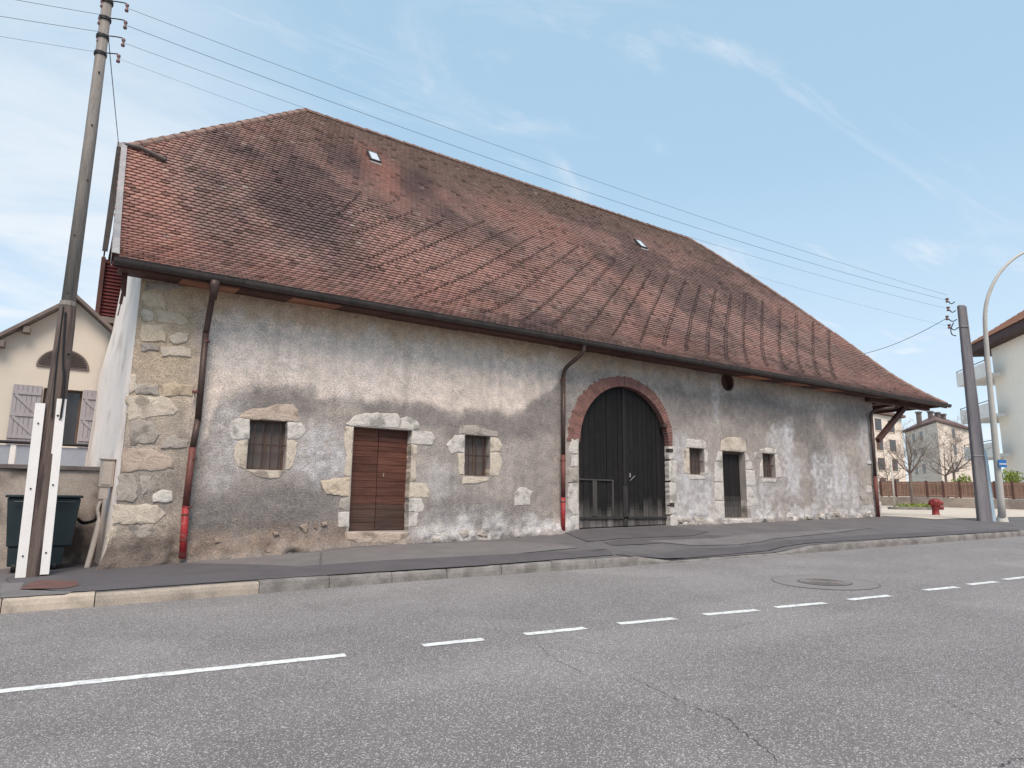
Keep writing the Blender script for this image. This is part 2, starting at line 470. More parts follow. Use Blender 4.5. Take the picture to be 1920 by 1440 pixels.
drape([(52,1097),(70,1091),(143,1092),(148,1100),(120,1107),(36,1108)], 'access_cover', m_rust, pavement, lift=0.014, edge=0.003)

# kerb stones
kerb = bpy.data.objects.new('kerb', None); COL.objects.link(kerb); kerb['kind'] = 'structure'; kerb.location = (KJ[2][0], KJ[2][1], KJ[2][2])
jx = [-9.0, -8.0, -7.0, -6.0, -5.0, -4.0, -3.0, -2.0] + [p[0] for p in KJ]
x = KJ[-1][0]
while x < 40:
    x += 1.0; jx.append(x)
for i in range(len(jx)-1):
    x0, x1 = jx[i]+0.006, jx[i+1]-0.006
    b = MB(); rows = []
    nsub = 5
    dz = random.uniform(-0.006, 0.006); dyj = random.uniform(-0.008, 0.008)
    for k in range(nsub+1):
        X = x0+(x1-x0)*k/nsub; Y = float(ky(X))+dyj; z0 = float(road_z(X, Y)); h = float(kh(X))+dz
        j = lambda s=0.004: random.uniform(-s, s)
        prof = [(0.0, -0.15), (0.0, h*0.5+j()), (0.012, h-0.028+j(0.002)), (0.03, h-0.006), (0.055, h+j(0.002)), (0.15, h+0.004), (0.15, -0.15)]
        rows.append([(X+(0.0), Y+a, z0+c) for a, c in prof])
    b.grid(np.array(rows)); b.f = [f[::-1] for f in b.f]
    m = 7
    b.f.append(tuple(range(m))); b.c.append(None)
    b.f.append(tuple(nsub*m+q for q in range(m-1, -1, -1))); b.c.append(None)
    b.build('kerb_stone', m_kerb_new if x1 < KJ[1][0]+0.2 else (m_kerb_mid if x1 < KJ[2][0]+0.2 else m_kerb), kerb)

# lane markings (real outlines on the road plane)
def strip(a, c, wd, name, mat, parent, lift=0.005, n=None):
    a = np.array(a[:2]); c = np.array(c[:2]); d = c-a; Ln = np.hypot(*d); d /= Ln; nrm = np.array([-d[1], d[0]])
    n = n or max(4, int(Ln/0.08)); bb = MB(); P = []
    for k in range(n+1):
        q = a+d*Ln*k/n
        row = []
        for s_ in (-1, 1):
            p = q+nrm*s_*(wd/2+random.uniform(-0.008, 0.008))
            row.append((p[0], p[1], float(road_z(p[0], p[1]))+lift))
        P.append(row)
    bb.grid(np.array(P)); bb.f = [f[::-1] for f in bb.f]
    return bb.build(name, mat, parent)
DASH = [((-420,1341),(648,1229)), ((793,1211),(906,1199)), ((984,1190),(1097,1178)), ((1160,1170),(1265,1160)), ((1321,1153),(1420,1144)), ((1454,1139.5),(1547,1131)), ((1591,1125),(1668,1117)), ((1734,1107),(1794,1101)), ((1817,1096.5),(1868,1091)), ((1883,1087),(1935,1081))]
for a, c in DASH:
    strip(on_road(*a), on_road(*c), 0.125, 'lane_marking', m_line, road)
# manhole: asphalt collar, iron ring and cover
mc = on_road(1546, 1092)
ux = math.hypot(*(on_road(1585, 1093)-on_road(1508, 1091))[:2])/2
def disc(r, name, mat, lift, r0=0.0, n=40):
    bb = MB(); vs_ = []; fs_ = []
    for rr in (r0, r):
        for k in range(n):
            a = 2*math.pi*k/n; X = mc[0]+rr*math.cos(a); Y = mc[1]+rr*math.sin(a)
            vs_.append((X, Y, float(road_z(X, Y))+lift))
    for k in range(n):
        k2 = (k+1) % n; fs_.append((k, n+k, n+k2, k2))
    bb.add(vs_, fs_); o = bb.build(name, mat, road); return o
disc(0.80, 'manhole_collar', new_mat('collar_asphalt', (0.235, 0.22, 0.215), (0.21, 0.195, 0.19), rough=0.85, fine=120, bump=0.3, bdist=0.006), 0.004)
disc(0.808, 'manhole_joint', m_joint, 0.0055, 0.797)
disc(0.415, 'manhole_joint', m_joint, 0.0065, 0.388)
disc(0.385, 'manhole_cover', m_iron, 0.010)
for k in range(3):
    disc(0.33-0.1*k, 'cover_rib', m_iron, 0.016, 0.29-0.1*k)
# cracks
def crack(pts, wd=0.014):
    P = bez([on_road(*p) for p in pts], 10)
    bb = MB(); R_ = []
    for i, p in enumerate(P):
        d = P[min(i+1, len(P)-1)]-P[max(i-1, 0)]; d = d[:2]/np.hypot(*d[:2]); nr = np.array([-d[1], d[0]])
        j = np.array([random.uniform(-1, 1), random.uniform(-1, 1)])*0.018
        ww = 0.62*wd*random.uniform(0.2, 1.0)*min(1, (i+1)/6, (len(P)-i)/6)
        row = []
        for s_ in (-1, 1):
            q = p[:2]+j+nr*s_*ww/2; row.append((q[0], q[1], float(road_z(q[0], q[1]))+0.0045))
        R_.append(row)
    bb.grid(np.array(R_)); bb.f = [f[::-1] for f in bb.f]; bb.build('crack', m_crack, road)
crack([(1225,1296),(1300,1326),(1360,1346),(1385,1370),(1430,1400),(1470,1438)])
crack([(1765,1310),(1800,1330),(1850,1348),(1890,1362)], 0.011)
crack([(1010,1207),(1025,1225),(1050,1240),(1090,1262),(1115,1275)], 0.012)
crack([(1015,1208),(1050,1218),(1100,1222),(1140,1228)], 0.010)
crack([(1160,1255),(1230,1293),(1300,1320)], 0.010)
crack([(1260,1192),(1300,1182),(1365,1182),(1400,1170),(1450,1165)], 0.012)
crack([(813,1141),(840,1155),(870,1172),(910,1182)], 0.010)
crack([(1365,1182),(1390,1198),(1420,1206)], 0.008)
crack([(1870,1440),(1895,1428),(1930,1418)], 0.02)
crack([(60,1380),(220,1372),(420,1392),(600,1384)], 0.006)

# ================================================================== BARN
BX0, BX1 = 0.74, 25.73
WTOP = 5.86
barn = thing('barn', (BX0, 0, 0.36), 'long old stone and render barn with a huge brown tiled roof and arched wooden door', 'barn')

def z4(px, py): return ((px-0)/1.0, py)
def Z2(x, y): return (x/4, 360+y/4)
def Z3(x, y): return (x/3, 680+y/3)
def Z4(x, y): return (400+x/4, 680+y/4)
def Z5(x, y): return (800+x*0.2916, 620+y*0.2916)
def Z6(x, y): return (1240+x*0.2639, 660+y*0.2639)

def rect(zf, q):
    P = [fz(*zf(*p)) for p in q]
    return ((P[0][0]+P[3][0])/2, (P[1][0]+P[2][0])/2, (P[2][1]+P[3][1])/2, (P[0][1]+P[1][1])/2)
O_win1 = rect(Z4, [(275,422),(557,440),(540,805),(246,802)])
O_door1 = rect(Z4, [(1050,478),(1490,508),(1462,1264),(1018,1262)])
O_win2 = rect(Z5, [(245,667),(408,680),(405,936),(242,932)])
O_win3 = rect(Z6, [(198,682),(302,685),(307,872),(203,868)])
O_door2 = rect(Z6, [(433,703),(594,710),(610,1176),(450,1180)])
O_win4 = rect(Z6, [(718,720),(804,724),(813,893),(725,890)])
A_X0, A_X1 = 11.26, 14.60
A_CX = (A_X0+A_X1)/2; A_R = (A_X1-A_X0)/2
A_TOP = fz(1163, 723.5)[1]; A_SP = A_TOP-A_R; A_Z0 = 0.86
OC = (fz(1363.5, 715)[0], fz(1363.5, 715)[1]-0.02, 0.27)

# ---- facade: dense render sheet with relief, stains as colour
nx, nz = 560, 120
xs = np.linspace(0, 1, nx+1); zs = np.linspace(0, 1, nz+1)
FX = BX0+(BX1-BX0)*np.repeat(xs[:, None], nz+1, 1)
zb0 = wb(FX)-0.12
FZ = zb0+(WTOP-zb0)*np.repeat(zs[None, :], nx+1, 0)
hb = FZ-wb(FX)
lump = fbm(FX*1.6, FZ*1.6, 3)-0.5
fl = np.exp(-np.clip(hb, 0, 9)/0.22)*(0.05+0.16*smooth(0.55, 0.75, fbm(FX*1.4, FZ*0.3, 21))+0.05*smooth(9.5, 7, FX))
fl += np.exp(-np.clip(hb, 0, 9)/0.3)*0.14*smooth(2.3, 0.8, FX)
cr = np.exp(-np.clip(hb, 0, 9)/0.28)
FY = -fl - 0.045*lump - 0.26*cr*(fbm(FX*5, FZ*6, 8)-0.5) - 0.010*(fbm(FX*9, FZ*9, 14)-0.5)
FXs = FX - np.exp(-np.clip(hb, 0, 9)/0.35)*0.22*smooth(1.9, 0.75, FX)
# keep the plane true around the openings
def rect_d(o, X, Z):
    return np.maximum(np.maximum(o[0]-X, X-o[1]), np.maximum(o[2]-Z, Z-o[3]))
arch_d = np.where(FZ > A_SP, np.hypot(FX-A_CX, FZ-A_SP)-A_R, np.maximum(A_X0-FX, FX-A_X1))
dmin = arch_d.copy()
for o_ in (O_win1, O_door1, O_win2, O_win3, O_door2, O_win4):
    dmin = np.minimum(dmin, rect_d(o_, FX, FZ))
FY = FY*smooth(0.0, 0.45, dmin)

def blob(px, py, rx, rz, p=1.0):
    c = fz(px, py)
    d = ((FX-c[0])/rx)**2+((FZ-c[1])/rz)**2
    n = fbm(FX*2.2, FZ*2.2, int(px) % 97)-0.5
    return smooth(1.25, 0.55, np.sqrt(d)+n*0.9)*p
def mixc(C, c, a):
    return C*(1-a[..., None])+np.array(c)*a[..., None]
n1 = fbm(FX*0.9, FZ*1.1, 31); n2 = fbm(FX*3.2, FZ*3.2, 41); n3 = fbm(FX*5.5, FZ*0.45, 51); n4 = fbm(FX*9, FZ*9, 61)
streak = fbm(FX*4.0, FZ*0.35, 77)
C = np.ones(FX.shape+(3,))*np.array((0.385, 0.34, 0.31))
C = C*(0.82+0.36*n1[..., None])
# upper, lighter coat on the left two fifths with a ragged lower edge
edge = np.interp(FX, [0.7, 2.0, 2.3, 2.9, 3.6, 4.6, 5.6, 6.6, 7.6, 9.0, 10.2, 10.7, 11.4], [fz(300,560)[1], fz(390,860)[1], fz(425,740)[1], fz(505,728)[1], fz(600,745)[1], fz(680,750)[1], fz(770,762)[1], fz(870,770)[1], fz(940,782)[1], fz(1000,785)[1], fz(1045,745)[1], fz(1058,700)[1], fz(1090,690)[1]])
up_m = smooth(-0.10, 0.12, FZ-edge+(n2-0.5)*0.55)*smooth(11.6, 10.6, FX)
C = mixc(C, (0.74, 0.635, 0.56), up_m*(0.78+0.22*smooth(0.3, 0.6, streak)))
# brown stain right below the eaves, with eave shade painted into the tint
top_m = smooth(5.0, 5.6, FZ+(n2-0.5)*0.7+(streak-0.5)*0.6)
C = mixc(C, (0.50, 0.37, 0.25), top_m*0.75*smooth(25, 9, FX))
C = mixc(C, (0.36, 0.30, 0.25), top_m*0.6*smooth(9, 17, FX))
# dark weathered halos
for (px, py, rx, rz, p) in ((520,752,0.9,0.42,0.75),(760,775,1.3,0.28,0.6),(930,800,1.6,0.4,0.65),(1040,780,0.8,0.55,0.6),(600,930,1.0,0.55,0.4),(480,960,1.7,0.5,0.75),(560,985,1.8,0.3,0.7),(900,960,1.6,0.35,0.5),(840,930,0.9,0.6,0.35),(350,980,0.8,0.5,0.6),(620,900,0.6,0.8,0.3),
                            (1430,770,1.7,0.7,0.75),(1330,760,1.6,0.5,0.6),(1500,800,1.3,0.7,0.75),(1535,870,0.8,1.0,0.7),(1580,800,1.2,0.5,0.5),(1610,780,1.3,0.5,0.45),(1270,760,0.9,0.7,0.45),(330,850,0.45,0.9,0.45),(300,700,0.7,0.5,0.5),(345,640,0.5,0.9,0.35)):
    C = mixc(C, (0.20, 0.183, 0.175), blob(px, py, rx, rz, p))
# pale efflorescence
for (px, py, rx, rz, p) in ((600,850,0.75,0.75,0.75),(430,840,0.45,1.0,0.5),(650,700,2.2,0.6,0.25),(820,900,0.6,0.5,0.35),(1300,920,1.0,0.7,0.85),(1280,850,0.7,0.6,0.6),(1470,830,0.75,0.8,0.9),(1482,900,0.7,0.9,0.7),(1560,890,1.3,1.0,0.85),(1590,930,1.6,0.7,0.6),(1420,930,1.1,0.6,0.6),(1340,740,0.2,1.0,0.4),(1625,830,0.7,0.9,0.55),(880,970,1.4,0.3,0.3),(430,650,1.0,0.5,0.2)):
    C = mixc(C, (0.60, 0.585, 0.595), blob(px, py, rx, rz, p)*(0.35+0.65*smooth(0.35, 0.62, n4*0.5+streak*0.5)))
# earth-stained foot of the wall, pale crumbling salts further right
C = mixc(C, (0.25, 0.19, 0.15), smooth(0.8, 0.15, hb+(n2-0.5)*0.7)*smooth(7.2, 6.0, FX)*0.9)
salt = smooth(0.5, 0.28, hb+(n2-0.5)*0.75)*smooth(6.6, 7.2, FX+n1)*smooth(0.35, 0.55, fbm(FX*1.1, FZ*0.4, 91)+0.1)
C = mixc(C, (0.58, 0.56, 0.55), salt*0.85)
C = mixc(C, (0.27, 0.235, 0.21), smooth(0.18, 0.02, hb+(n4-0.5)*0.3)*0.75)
# old masonry corner: bare mortar between the quoins
cm_ = smooth(2.05, 1.55, FX+(n2-0.5)*0.5)
C = mixc(C, (0.47, 0.40, 0.33), cm_*0.85)
C = mixc(C, (0.27, 0.24, 0.22), cm_*smooth(0.48, 0.62, n1)*0.7)
C = mixc(C, (0.58, 0.465, 0.335), cm_*smooth(2.6, 4.4, FZ+(n1-0.5)*1.5)*0.75)
C = mixc(C, (0.13, 0.105, 0.092), cm_*smooth(0.75, 0.3, hb+(n2-0.5)*0.6)*0.9)
# thin runs
C = C*(1-0.10*smooth(0.55, 0.75, n3)[..., None])*(0.86+0.28*n4[..., None])
keep = []
def inside(X, Z, m):
    if Z > A_SP:
        if math.hypot(X-A_CX, Z-A_SP) < A_R+m: return True
    elif A_X0-m < X < A_X1+m: return True
    for o_ in (O_win1, O_door1, O_win2, O_win3, O_door2, O_win4):
        if o_[0]-m < X < o_[1]+m and o_[2]-m < Z < o_[3]+m: return True
    return math.hypot(X-OC[0], Z-OC[1]) < OC[2]+m*0.5
fs_ = []
W1 = nz+1
for i in range(nx):
    for j in range(nz):
        X = 0.5*(FX[i, j]+FX[i+1, j+1]); Z = 0.5*(FZ[i, j]+FZ[i+1, j+1])
        if not inside(X, Z, 0.02):
            fs_.append((i*W1+j, (i+1)*W1+j, (i+1)*W1+j+1, i*W1+j+1))
me = bpy.data.meshes.new('front_wall')
me.from_pydata(np.stack([FXs, FY, FZ], -1).reshape(-1, 3).tolist(), [], fs_)
at = me.attributes.new('Col', 'FLOAT_COLOR', 'POINT')
at.data.foreach_set('color', np.concatenate([C, np.ones(C.shape[:2]+(1,))], -1).astype(np.float32).ravel())
me.polygons.foreach_set('use_smooth', [True]*len(me.polygons))
m_render = new_mat('lime_render', (1.12, 1.1, 1.08), (0.88, 0.88, 0.9), rough=0.95, scale=5, fine=34, fine_amt=0.42, bump=0.9, bdist=0.03, attr='Col', spec=0.15)
me.materials.append(m_render)
wall = bpy.data.objects.new('front_wall', me); COL.objects.link(wall); attach(wall, barn)

# ---- other walls (white gable, end wall, back)
m_white = new_mat('white_render', (0.90, 0.81, 0.75), (0.83, 0.745, 0.69), rough=0.95, scale=1.6, fine=50, fine_amt=0.12, bump=0.4, bdist=0.01, col3=(0.66, 0.575, 0.52), scale3=0.8)
gb = MB(); P = []
for i in range(41):
    Y = -0.02+6.5*i/40.0
    row = []
    for j in range(51):
        Zt_ = min(8.3, 5.95+max(0.0, Y+0.1)*0.62)
        Z = 0.2+(Zt_-0.2)*j/50.0
        # battered outwards towards the foot and towards the back
        bt = np.interp(Z, [0.2, 2.2, 3.4, 4.7, 5.9, 8.0], [0.50, 0.46, 0.40, 0.37, 0.20, 0.05])
        foot = 0.08*math.exp(-max(0, Z-0.36)/0.35)
        X = BX0 - bt*min(1, Y/6.0)**0.8 - foot*max(0, 1-Y/2.0) 
        row.append((X, Y - (0.14*math.exp(-max(0, Z-0.36)/0.3) if i == 0 else 0), Z))
    P.append(row)
gb.grid(np.array(P))
gable = gb.build('gable_wall', m_white, barn, smooth_=True)
b = MB(); b.box(BX0+0.1, BX0+0.45, 6.5, 15.6, 0.2, 6.0); b.box(BX0+0.1, BX1, 15.3, 15.7, 0.2, 6.0)
b.build('rear_wall', m_white, barn)
b = MB(); b.box(BX1-0.4, BX1, 0.06, 15.3, 0.6, 5.85); b.build('end_wall', m_render if False else new_mat('end_wall_render', (0.42, 0.4, 0.38), (0.33, 0.31, 0.3), rough=0.95, fine=40, bump=0.5), barn)
b = MB(); b.box(BX0+0.3, BX1-0.4, 0.75, 0.8, 0.4, 6.5); b.build('inner_wall', new_mat('dark_interior', (0.03, 0.028, 0.027), rough=0.95), barn)

# ---- stone pieces
def stone_mat(n, c, c2):
    return new_mat('stone_'+n, c, c2, rough=0.92, scale=7, fine=45, fine_amt=0.32, bump=0.6, bdist=0.012, col3=tuple(v*0.62 for v in c2), scale3=2.6)
SM = {'cream': stone_mat('cream', (0.61, 0.53, 0.44), (0.50, 0.425, 0.35)), 'white': stone_mat('white', (0.62, 0.575, 0.53), (0.51, 0.47, 0.43)), 'yellow': stone_mat('yellow', (0.62, 0.52, 0.40), (0.52, 0.43, 0.33)),
      'pink': stone_mat('pink', (0.50, 0.405, 0.335), (0.43, 0.34, 0.28)), 'grey': stone_mat('grey', (0.42, 0.375, 0.33), (0.34, 0.3, 0.265)), 'earth': stone_mat('earth', (0.36, 0.285, 0.23), (0.28, 0.22, 0.18)), 'ochre': stone_mat('ochre', (0.52, 0.42, 0.31), (0.44, 0.35, 0.255))}
def stone(poly, mat, parent, proud=0.02, depth=0.28, jit=0.012, name='stone', rough=0.004, seed=None):
    # poly: (X,Z) outline
    P = np.array(poly, float)
    if 0.5*np.sum(P[:, 0]*np.roll(P[:, 1], -1)-np.roll(P[:, 0], -1)*P[:, 1]) < 0: P = P[::-1]
    out = []
    for i in range(len(P)):
        a, c = P[i], P[(i+1) % len(P)]
        m = max(1, int(np.hypot(*(c-a))/0.075))
        for k in range(m):
            out.append(a+(c-a)*k/m+np.array([random.uniform(-jit, jit), random.uniform(-jit, jit)]))
    out = np.array(out); cen = out.mean(0); m = len(out)
    rings = [(1.0, depth), (1.0, -0.002), (0.95, -proud*0.75), (0.72, -proud), (0.38, -proud*1.05)]
    vs_ = []
    for (s_, y) in rings:
        q = cen+(out-cen)*s_
        for p in q:
            vs_.append((p[0], y+(random.uniform(-rough, rough) if s_ < 0.99 else 0), p[1]))
    vs_.append((cen[0], -proud*1.05+random.uniform(-rough, rough), cen[1]))
    fs_ = []
    for j in range(len(rings)-1):
        for k in range(m):
            k2 = (k+1) % m; fs_.append((j*m+k, j*m+k2, (j+1)*m+k2, (j+1)*m+k))
    j = len(rings)-1
    for k in range(m): fs_.append((j*m+k, j*m+(k+1) % m, len(vs_)-1))
    b = MB(); b.add(vs_, fs_); o = b.build(name, mat, parent, smooth_=False); return o
def stones(zf, lst, depth=0.28, proud=0.018, parent=None, jit=0.012):
    for mname, poly in lst:
        stone([fz(*zf(*p)) for p in poly], SM[mname], parent or wall, depth=depth, proud=proud, jit=jit)
def liner(o, parent, depth=0.30, fl_=0.06, mat=None):
    # rendered reveal of an opening
    x0, x1, z0, z1 = o
    b = MB(); y = -0.004
    for (a, c, d, e) in ((x0-fl_, x0, z0-fl_, z1+fl_), (x1, x1+fl_, z0-fl_, z1+fl_), (x0, x1, z1, z1+fl_), (x0, x1, z0-fl_, z0)):
        b.box(a, c, y, depth, d, e)
    return b.build('reveal', mat or new_mat('reveal_render', (0.40, 0.355, 0.32), (0.3, 0.27, 0.25), rough=0.95, fine=50, bump=0.4), parent)

stones(Z4, [('pink', [(180,408),(230,375),(300,345),(400,335),(480,312),(600,310),(640,360),(650,443),(557,440),(275,422)]),
            ('white', [(275,424),(272,576),(150,575),(115,530),(128,440),(185,412)]), ('cream', [(256,582),(247,800),(190,785),(150,700),(165,600),(195,584)]),
            ('white', [(558,444),(660,450),(700,510),(640,572),(555,574)]), ('cream', [(553,578),(590,580),(630,600),(615,720),(580,800),(541,806)]),
            ('cream', [(245,806),(540,810),(500,865),(400,870),(300,840)])])
stones(Z4, [('white', [(990,465),(1065,400),(1150,380),(1230,375),(1385,383),(1402,420),(1395,492),(1050,476)]), ('white', [(1402,494),(1405,415),(1455,400),(1545,450),(1548,502),(1490,506)]),
            ('cream', [(1047,480),(992,478),(978,600),(1000,700),(978,850),(1030,855)]), ('yellow', [(1028,860),(905,868),(805,890),(820,940),(850,985),(1020,1003)]),
            ('grey', [(1020,1008),(955,1020),(940,1090),(1015,1112)]), ('white', [(1023,1122),(938,1122),(932,1235),(1020,1238)]),
            ('white', [(1490,512),(1640,520),(1665,570),(1640,620),(1484,608)]), ('cream', [(1484,612),(1525,620),(1518,890),(1474,892)]),
            ('cream', [(1474,896),(1600,905),(1628,1000),(1610,1012),(1468,1010)]), ('white', [(1468,1014),(1555,1015),(1590,1090),(1580,1120),(1466,1120)]),
            ('white', [(1466,1124),(1535,1124),(1530,1228),(1464,1230)])])
stones(Z4, [('pink', [(985,1268),(1470,1270),(1450,1330),(1300,1362),(1120,1360),(990,1325)])], depth=0.3, proud=0.05)
stones(Z5, [('grey', [(205,660),(215,612),(300,603),(400,640),(460,650),(455,682),(408,678),(245,665)]), ('white', [(244,670),(180,672),(125,735),(160,790),(205,775),(243,785)]),
            ('cream', [(242,790),(200,792),(210,925),(240,930)]), ('cream', [(410,685),(460,690),(490,740),(465,778),(408,776)]), ('cream', [(408,782),(470,785),(488,850),(460,935),(405,936)]),
            ('cream', [(235,940),(405,941),(395,965),(300,985),(230,985)])])
stones(Z5, [('white', [(565,1040),(600,1005),(640,1012),(680,1035),(662,1075),(665,1118),(562,1128)])], depth=0.05, proud=0.03)
stones(Z5, [('white', [(975,692),(925,695),(912,785),(970,790)]), ('white', [(972,797),(930,800),(925,870),(972,875)]), ('grey', [(972,880),(910,885),(908,975),(972,975)]),
            ('white', [(973,980),(915,985),(905,1060),(915,1150),(945,1182),(975,1184)]), ('white', [(975,1190),(930,1190),(895,1205),(900,1270),(978,1284)])])
stones(Z6, [('white', [(50,668),(85,672),(95,720),(88,760),(52,763)]), ('white', [(53,770),(105,775),(108,850),(95,905),(56,915)]), ('white', [(56,925),(100,930),(110,1040),(120,1145),(60,1152)]), ('white', [(60,1162),(110,1165),(125,1215),(95,1240),(62,1238)])])
stones(Z6, [('white', [(178,618),(300,625),(320,650),(315,684),(180,680)]), ('cream', [(196,687),(165,692),(163,860),(201,866)]), ('white', [(304,688),(330,700),(325,780),(332,865),(308,870)]), ('white', [(185,876),(318,879),(310,903),(200,905)])])
stones(Z6, [('cream', [(418,700),(425,622),(480,605),(560,610),(598,650),(606,708)]), ('white', [(431,706),(400,706),(388,775),(432,780)]), ('white', [(434,785),(378,785),(378,920),(438,925)]),
            ('white', [(439,930),(378,930),(380,1050),(444,1055)]), ('white', [(445,1060),(380,1062),(390,1120),(420,1170),(450,1180)]),
            ('white', [(595,714),(612,735),(628,775),(597,775)]), ('white', [(598,779),(640,781),(650,830),(600,835)]), ('white', [(601,839),(663,842),(665,950),(604,952)]),
            ('white', [(606,956),(640,965),(672,1040),(665,1090),(608,1100)]), ('grey', [(609,1104),(632,1105),(637,1170),(612,1174)])])
stones(Z6, [('white', [(430,1187),(635,1182),(637,1215),(435,1224)])], depth=0.3, proud=0.10)
stones(Z6, [('white', [(700,692),(745,680),(815,690),(820,721),(702,717)]), ('white', [(660,712),(698,715),(702,755),(662,752)]), ('white', [(716,758),(700,800),(698,885),(724,890)]),
            ('white', [(806,726),(832,728),(855,870),(848,893),(815,893)]), ('white', [(706,897),(818,902),(815,925),(708,922)])])
# quoins of the near corner
stones(Z3, [('cream', [(705,182),(950,195),(1000,270),(985,288),(900,305),(720,322)]), ('ochre', [(905,132),(960,115),(1085,130),(1080,185),(910,187)]), ('pink', [(690,475),(860,490),(965,530),(975,590),(850,610),(680,612)]),
            ('grey', [(672,620),(770,635),(770,760),(740,785),(648,785)]), ('white', [(865,735),(910,710),(970,725),(972,785),(862,782)]), ('cream', [(642,797),(880,800),(930,850),(880,905),(632,905)]),
            ('cream', [(612,917),(700,925),(680,970),(620,1020),(590,1030)]), ('grey', [(760,120),(890,128),(895,185),(765,180)]), ('grey', [(920,435),(960,408),(1060,445),(1050,475),(900,480)]), ('grey', [(735,330),(860,332),(900,400),(870,455),(725,460)]), ('cream', [(735,60),(770,70),(775,150),(732,172)]), ('grey', [(790,640),(850,640),(850,720),(795,740)]), ('grey', [(720,915),(860,920),(900,985),(760,1000)]), ('grey', [(600,1050),(720,1045),(800,1080),(780,1130),(640,1145),(560,1120)]),
            ('white', [(925,1040),(965,1030),(1000,1065),(985,1085),(950,1075)]), ('grey', [(1150,1000),(1210,985),(1245,1010),(1200,1025)])], depth=0.06, proud=0.024, jit=0.026)
stones(Z2, [('yellow', [(1075,745),(1180,750),(1225,775),(1235,830),(1210,870),(1080,845)]), ('ochre', [(1255,785),(1320,800),(1345,840),(1260,862)]), ('yellow', [(1170,872),(1300,905),(1420,940),(1420,1000),(1180,975)]),
            ('yellow', [(1062,988),(1230,1000),(1250,1120),(1052,1115)]), ('cream', [(1265,1085),(1340,1042),(1425,1062),(1410,1130),(1330,1145),(1268,1115)]), ('cream', [(1200,1152),(1440,1165),(1445,1235),(1215,1225)]),
            ('cream', [(1062,872),(1150,888),(1152,960),(1058,972)]), ('grey', [(1050,1132),(1180,1137),(1185,1190),(1047,1195)]), ('grey', [(1100,660),(1300,690),(1400,720),(1280,738),(1085,735)])], depth=0.06, proud=0.022, jit=0.026)
# right corner and rubble at the foot
stones(Z6, [('white', [(1455,945),(1490,950),(1500,1000),(1460,1000)]), ('grey', [(1410,1020),(1470,1015),(1480,1080),(1430,1085)]), ('white', [(1470,1130),(1560,1135),(1565,1165),(1470,1167)]), ('grey', [(1500,980),(1550,985),(1552,1050),(1505,1050)]), ('white', [(1505,1060),(1560,1062),(1562,1125),(1508,1125)]), ('grey', [(1495,860),(1535,865),(1540,940),(1500,940)]), ('white', [(1485,700),(1520,705),(1525,770),(1490,770)])], depth=0.06, proud=0.02)
stones(Z4, [('earth', [(640,1225),(700,1205),(710,1240),(690,1290)]), ('earth', [(745,1240),(770,1185),(775,1260)]), ('earth', [(690,1370),(740,1355),(735,1410),(690,1420)]), ('earth', [(810,1370),(880,1355),(890,1390),(830,1410)]), ('earth', [(800,1200),(850,1190),(850,1220),(810,1225)]), ('earth', [(445,1270),(480,1265),(490,1290),(455,1295)]), ('earth', [(0,1315),(40,1320),(60,1350),(0,1355)]), ('earth', [(200,1380),(290,1370),(300,1405),(210,1415)])], depth=0.06, proud=0.07)
stones(Z6, [('white', [(690,1120),(710,1115),(712,1150),(685,1148)]), ('grey', [(740,1190),(800,1180),(820,1205),(750,1210)]), ('white', [(890,1150),(920,1145),(930,1175),(880,1180)]), ('grey', [(220,1180),(290,1170),(300,1215),(230,1220)])], depth=0.06, proud=0.04)
rs = random.Random(5)
for k in range(54):
    X = rs.choice([rs.uniform(1.6, 10.6), rs.uniform(15, 25)]); zb_ = float(wb(X)); r = rs.uniform(0.05, 0.14)
    zc_ = zb_+rs.uniform(-0.02, 0.16)
    if any(o_[0]-0.25 < X < o_[1]+0.25 for o_ in (O_door1, O_door2)): continue
    poly = [(X+r*rs.uniform(0.7, 1.2)*math.cos(a)*1.3, zc_+r*0.7*rs.uniform(0.7, 1.2)*math.sin(a)) for a in np.linspace(0, 2*math.pi, 8)[:-1]]
    stone(poly, SM['earth' if X < 7 else rs.choice(['white', 'grey', 'grey'])], wall, proud=0.055+rs.uniform(0, 0.05), depth=0.06, jit=0.02)

# ---- brick arch
m_brick = new_mat('arch_brick', (1, 1, 1), (0.75, 0.75, 0.78), rough=0.9, scale=6, fine=70, fine_amt=0.25, bump=0.5, bdist=0.008, attr='Col')
m_mortar = new_mat('mortar', (0.42, 0.36, 0.32), (0.36, 0.31, 0.28), rough=0.95, fine=60)
arch = MB(); nseg = 64
def arch_w(a):
    # visible length of the bricks around the ring (a: 0 = right spring, pi = left spring)
    return float(np.interp(a, [0, 0.35, 0.9, 1.3, 1.75, 2.2, 2.7, math.pi], [0.12, 0.22, 0.30, 0.27, 0.29, 0.36, 0.42, 0.42]))
vs_ = []; fs_ = []
for k in range(nseg+1):
    a = math.pi*k/nseg
    for (rr, y) in ((A_R+0.0, 0.26), (A_R+0.0, -0.008), (A_R+arch_w(a)+0.01, -0.008), (A_R+arch_w(a)+0.01, 0.1)):
        vs_.append((A_CX+rr*math.cos(a), y, A_SP+rr*math.sin(a)))
for k in range(nseg):
    for q in range(3):
        fs_.append((k*4+q, k*4+q+1, (k+1)*4+q+1, (k+1)*4+q))
arch.add(vs_, fs_)
arch_o = arch.build('brick_arch', m_mortar, barn)
nb = 66
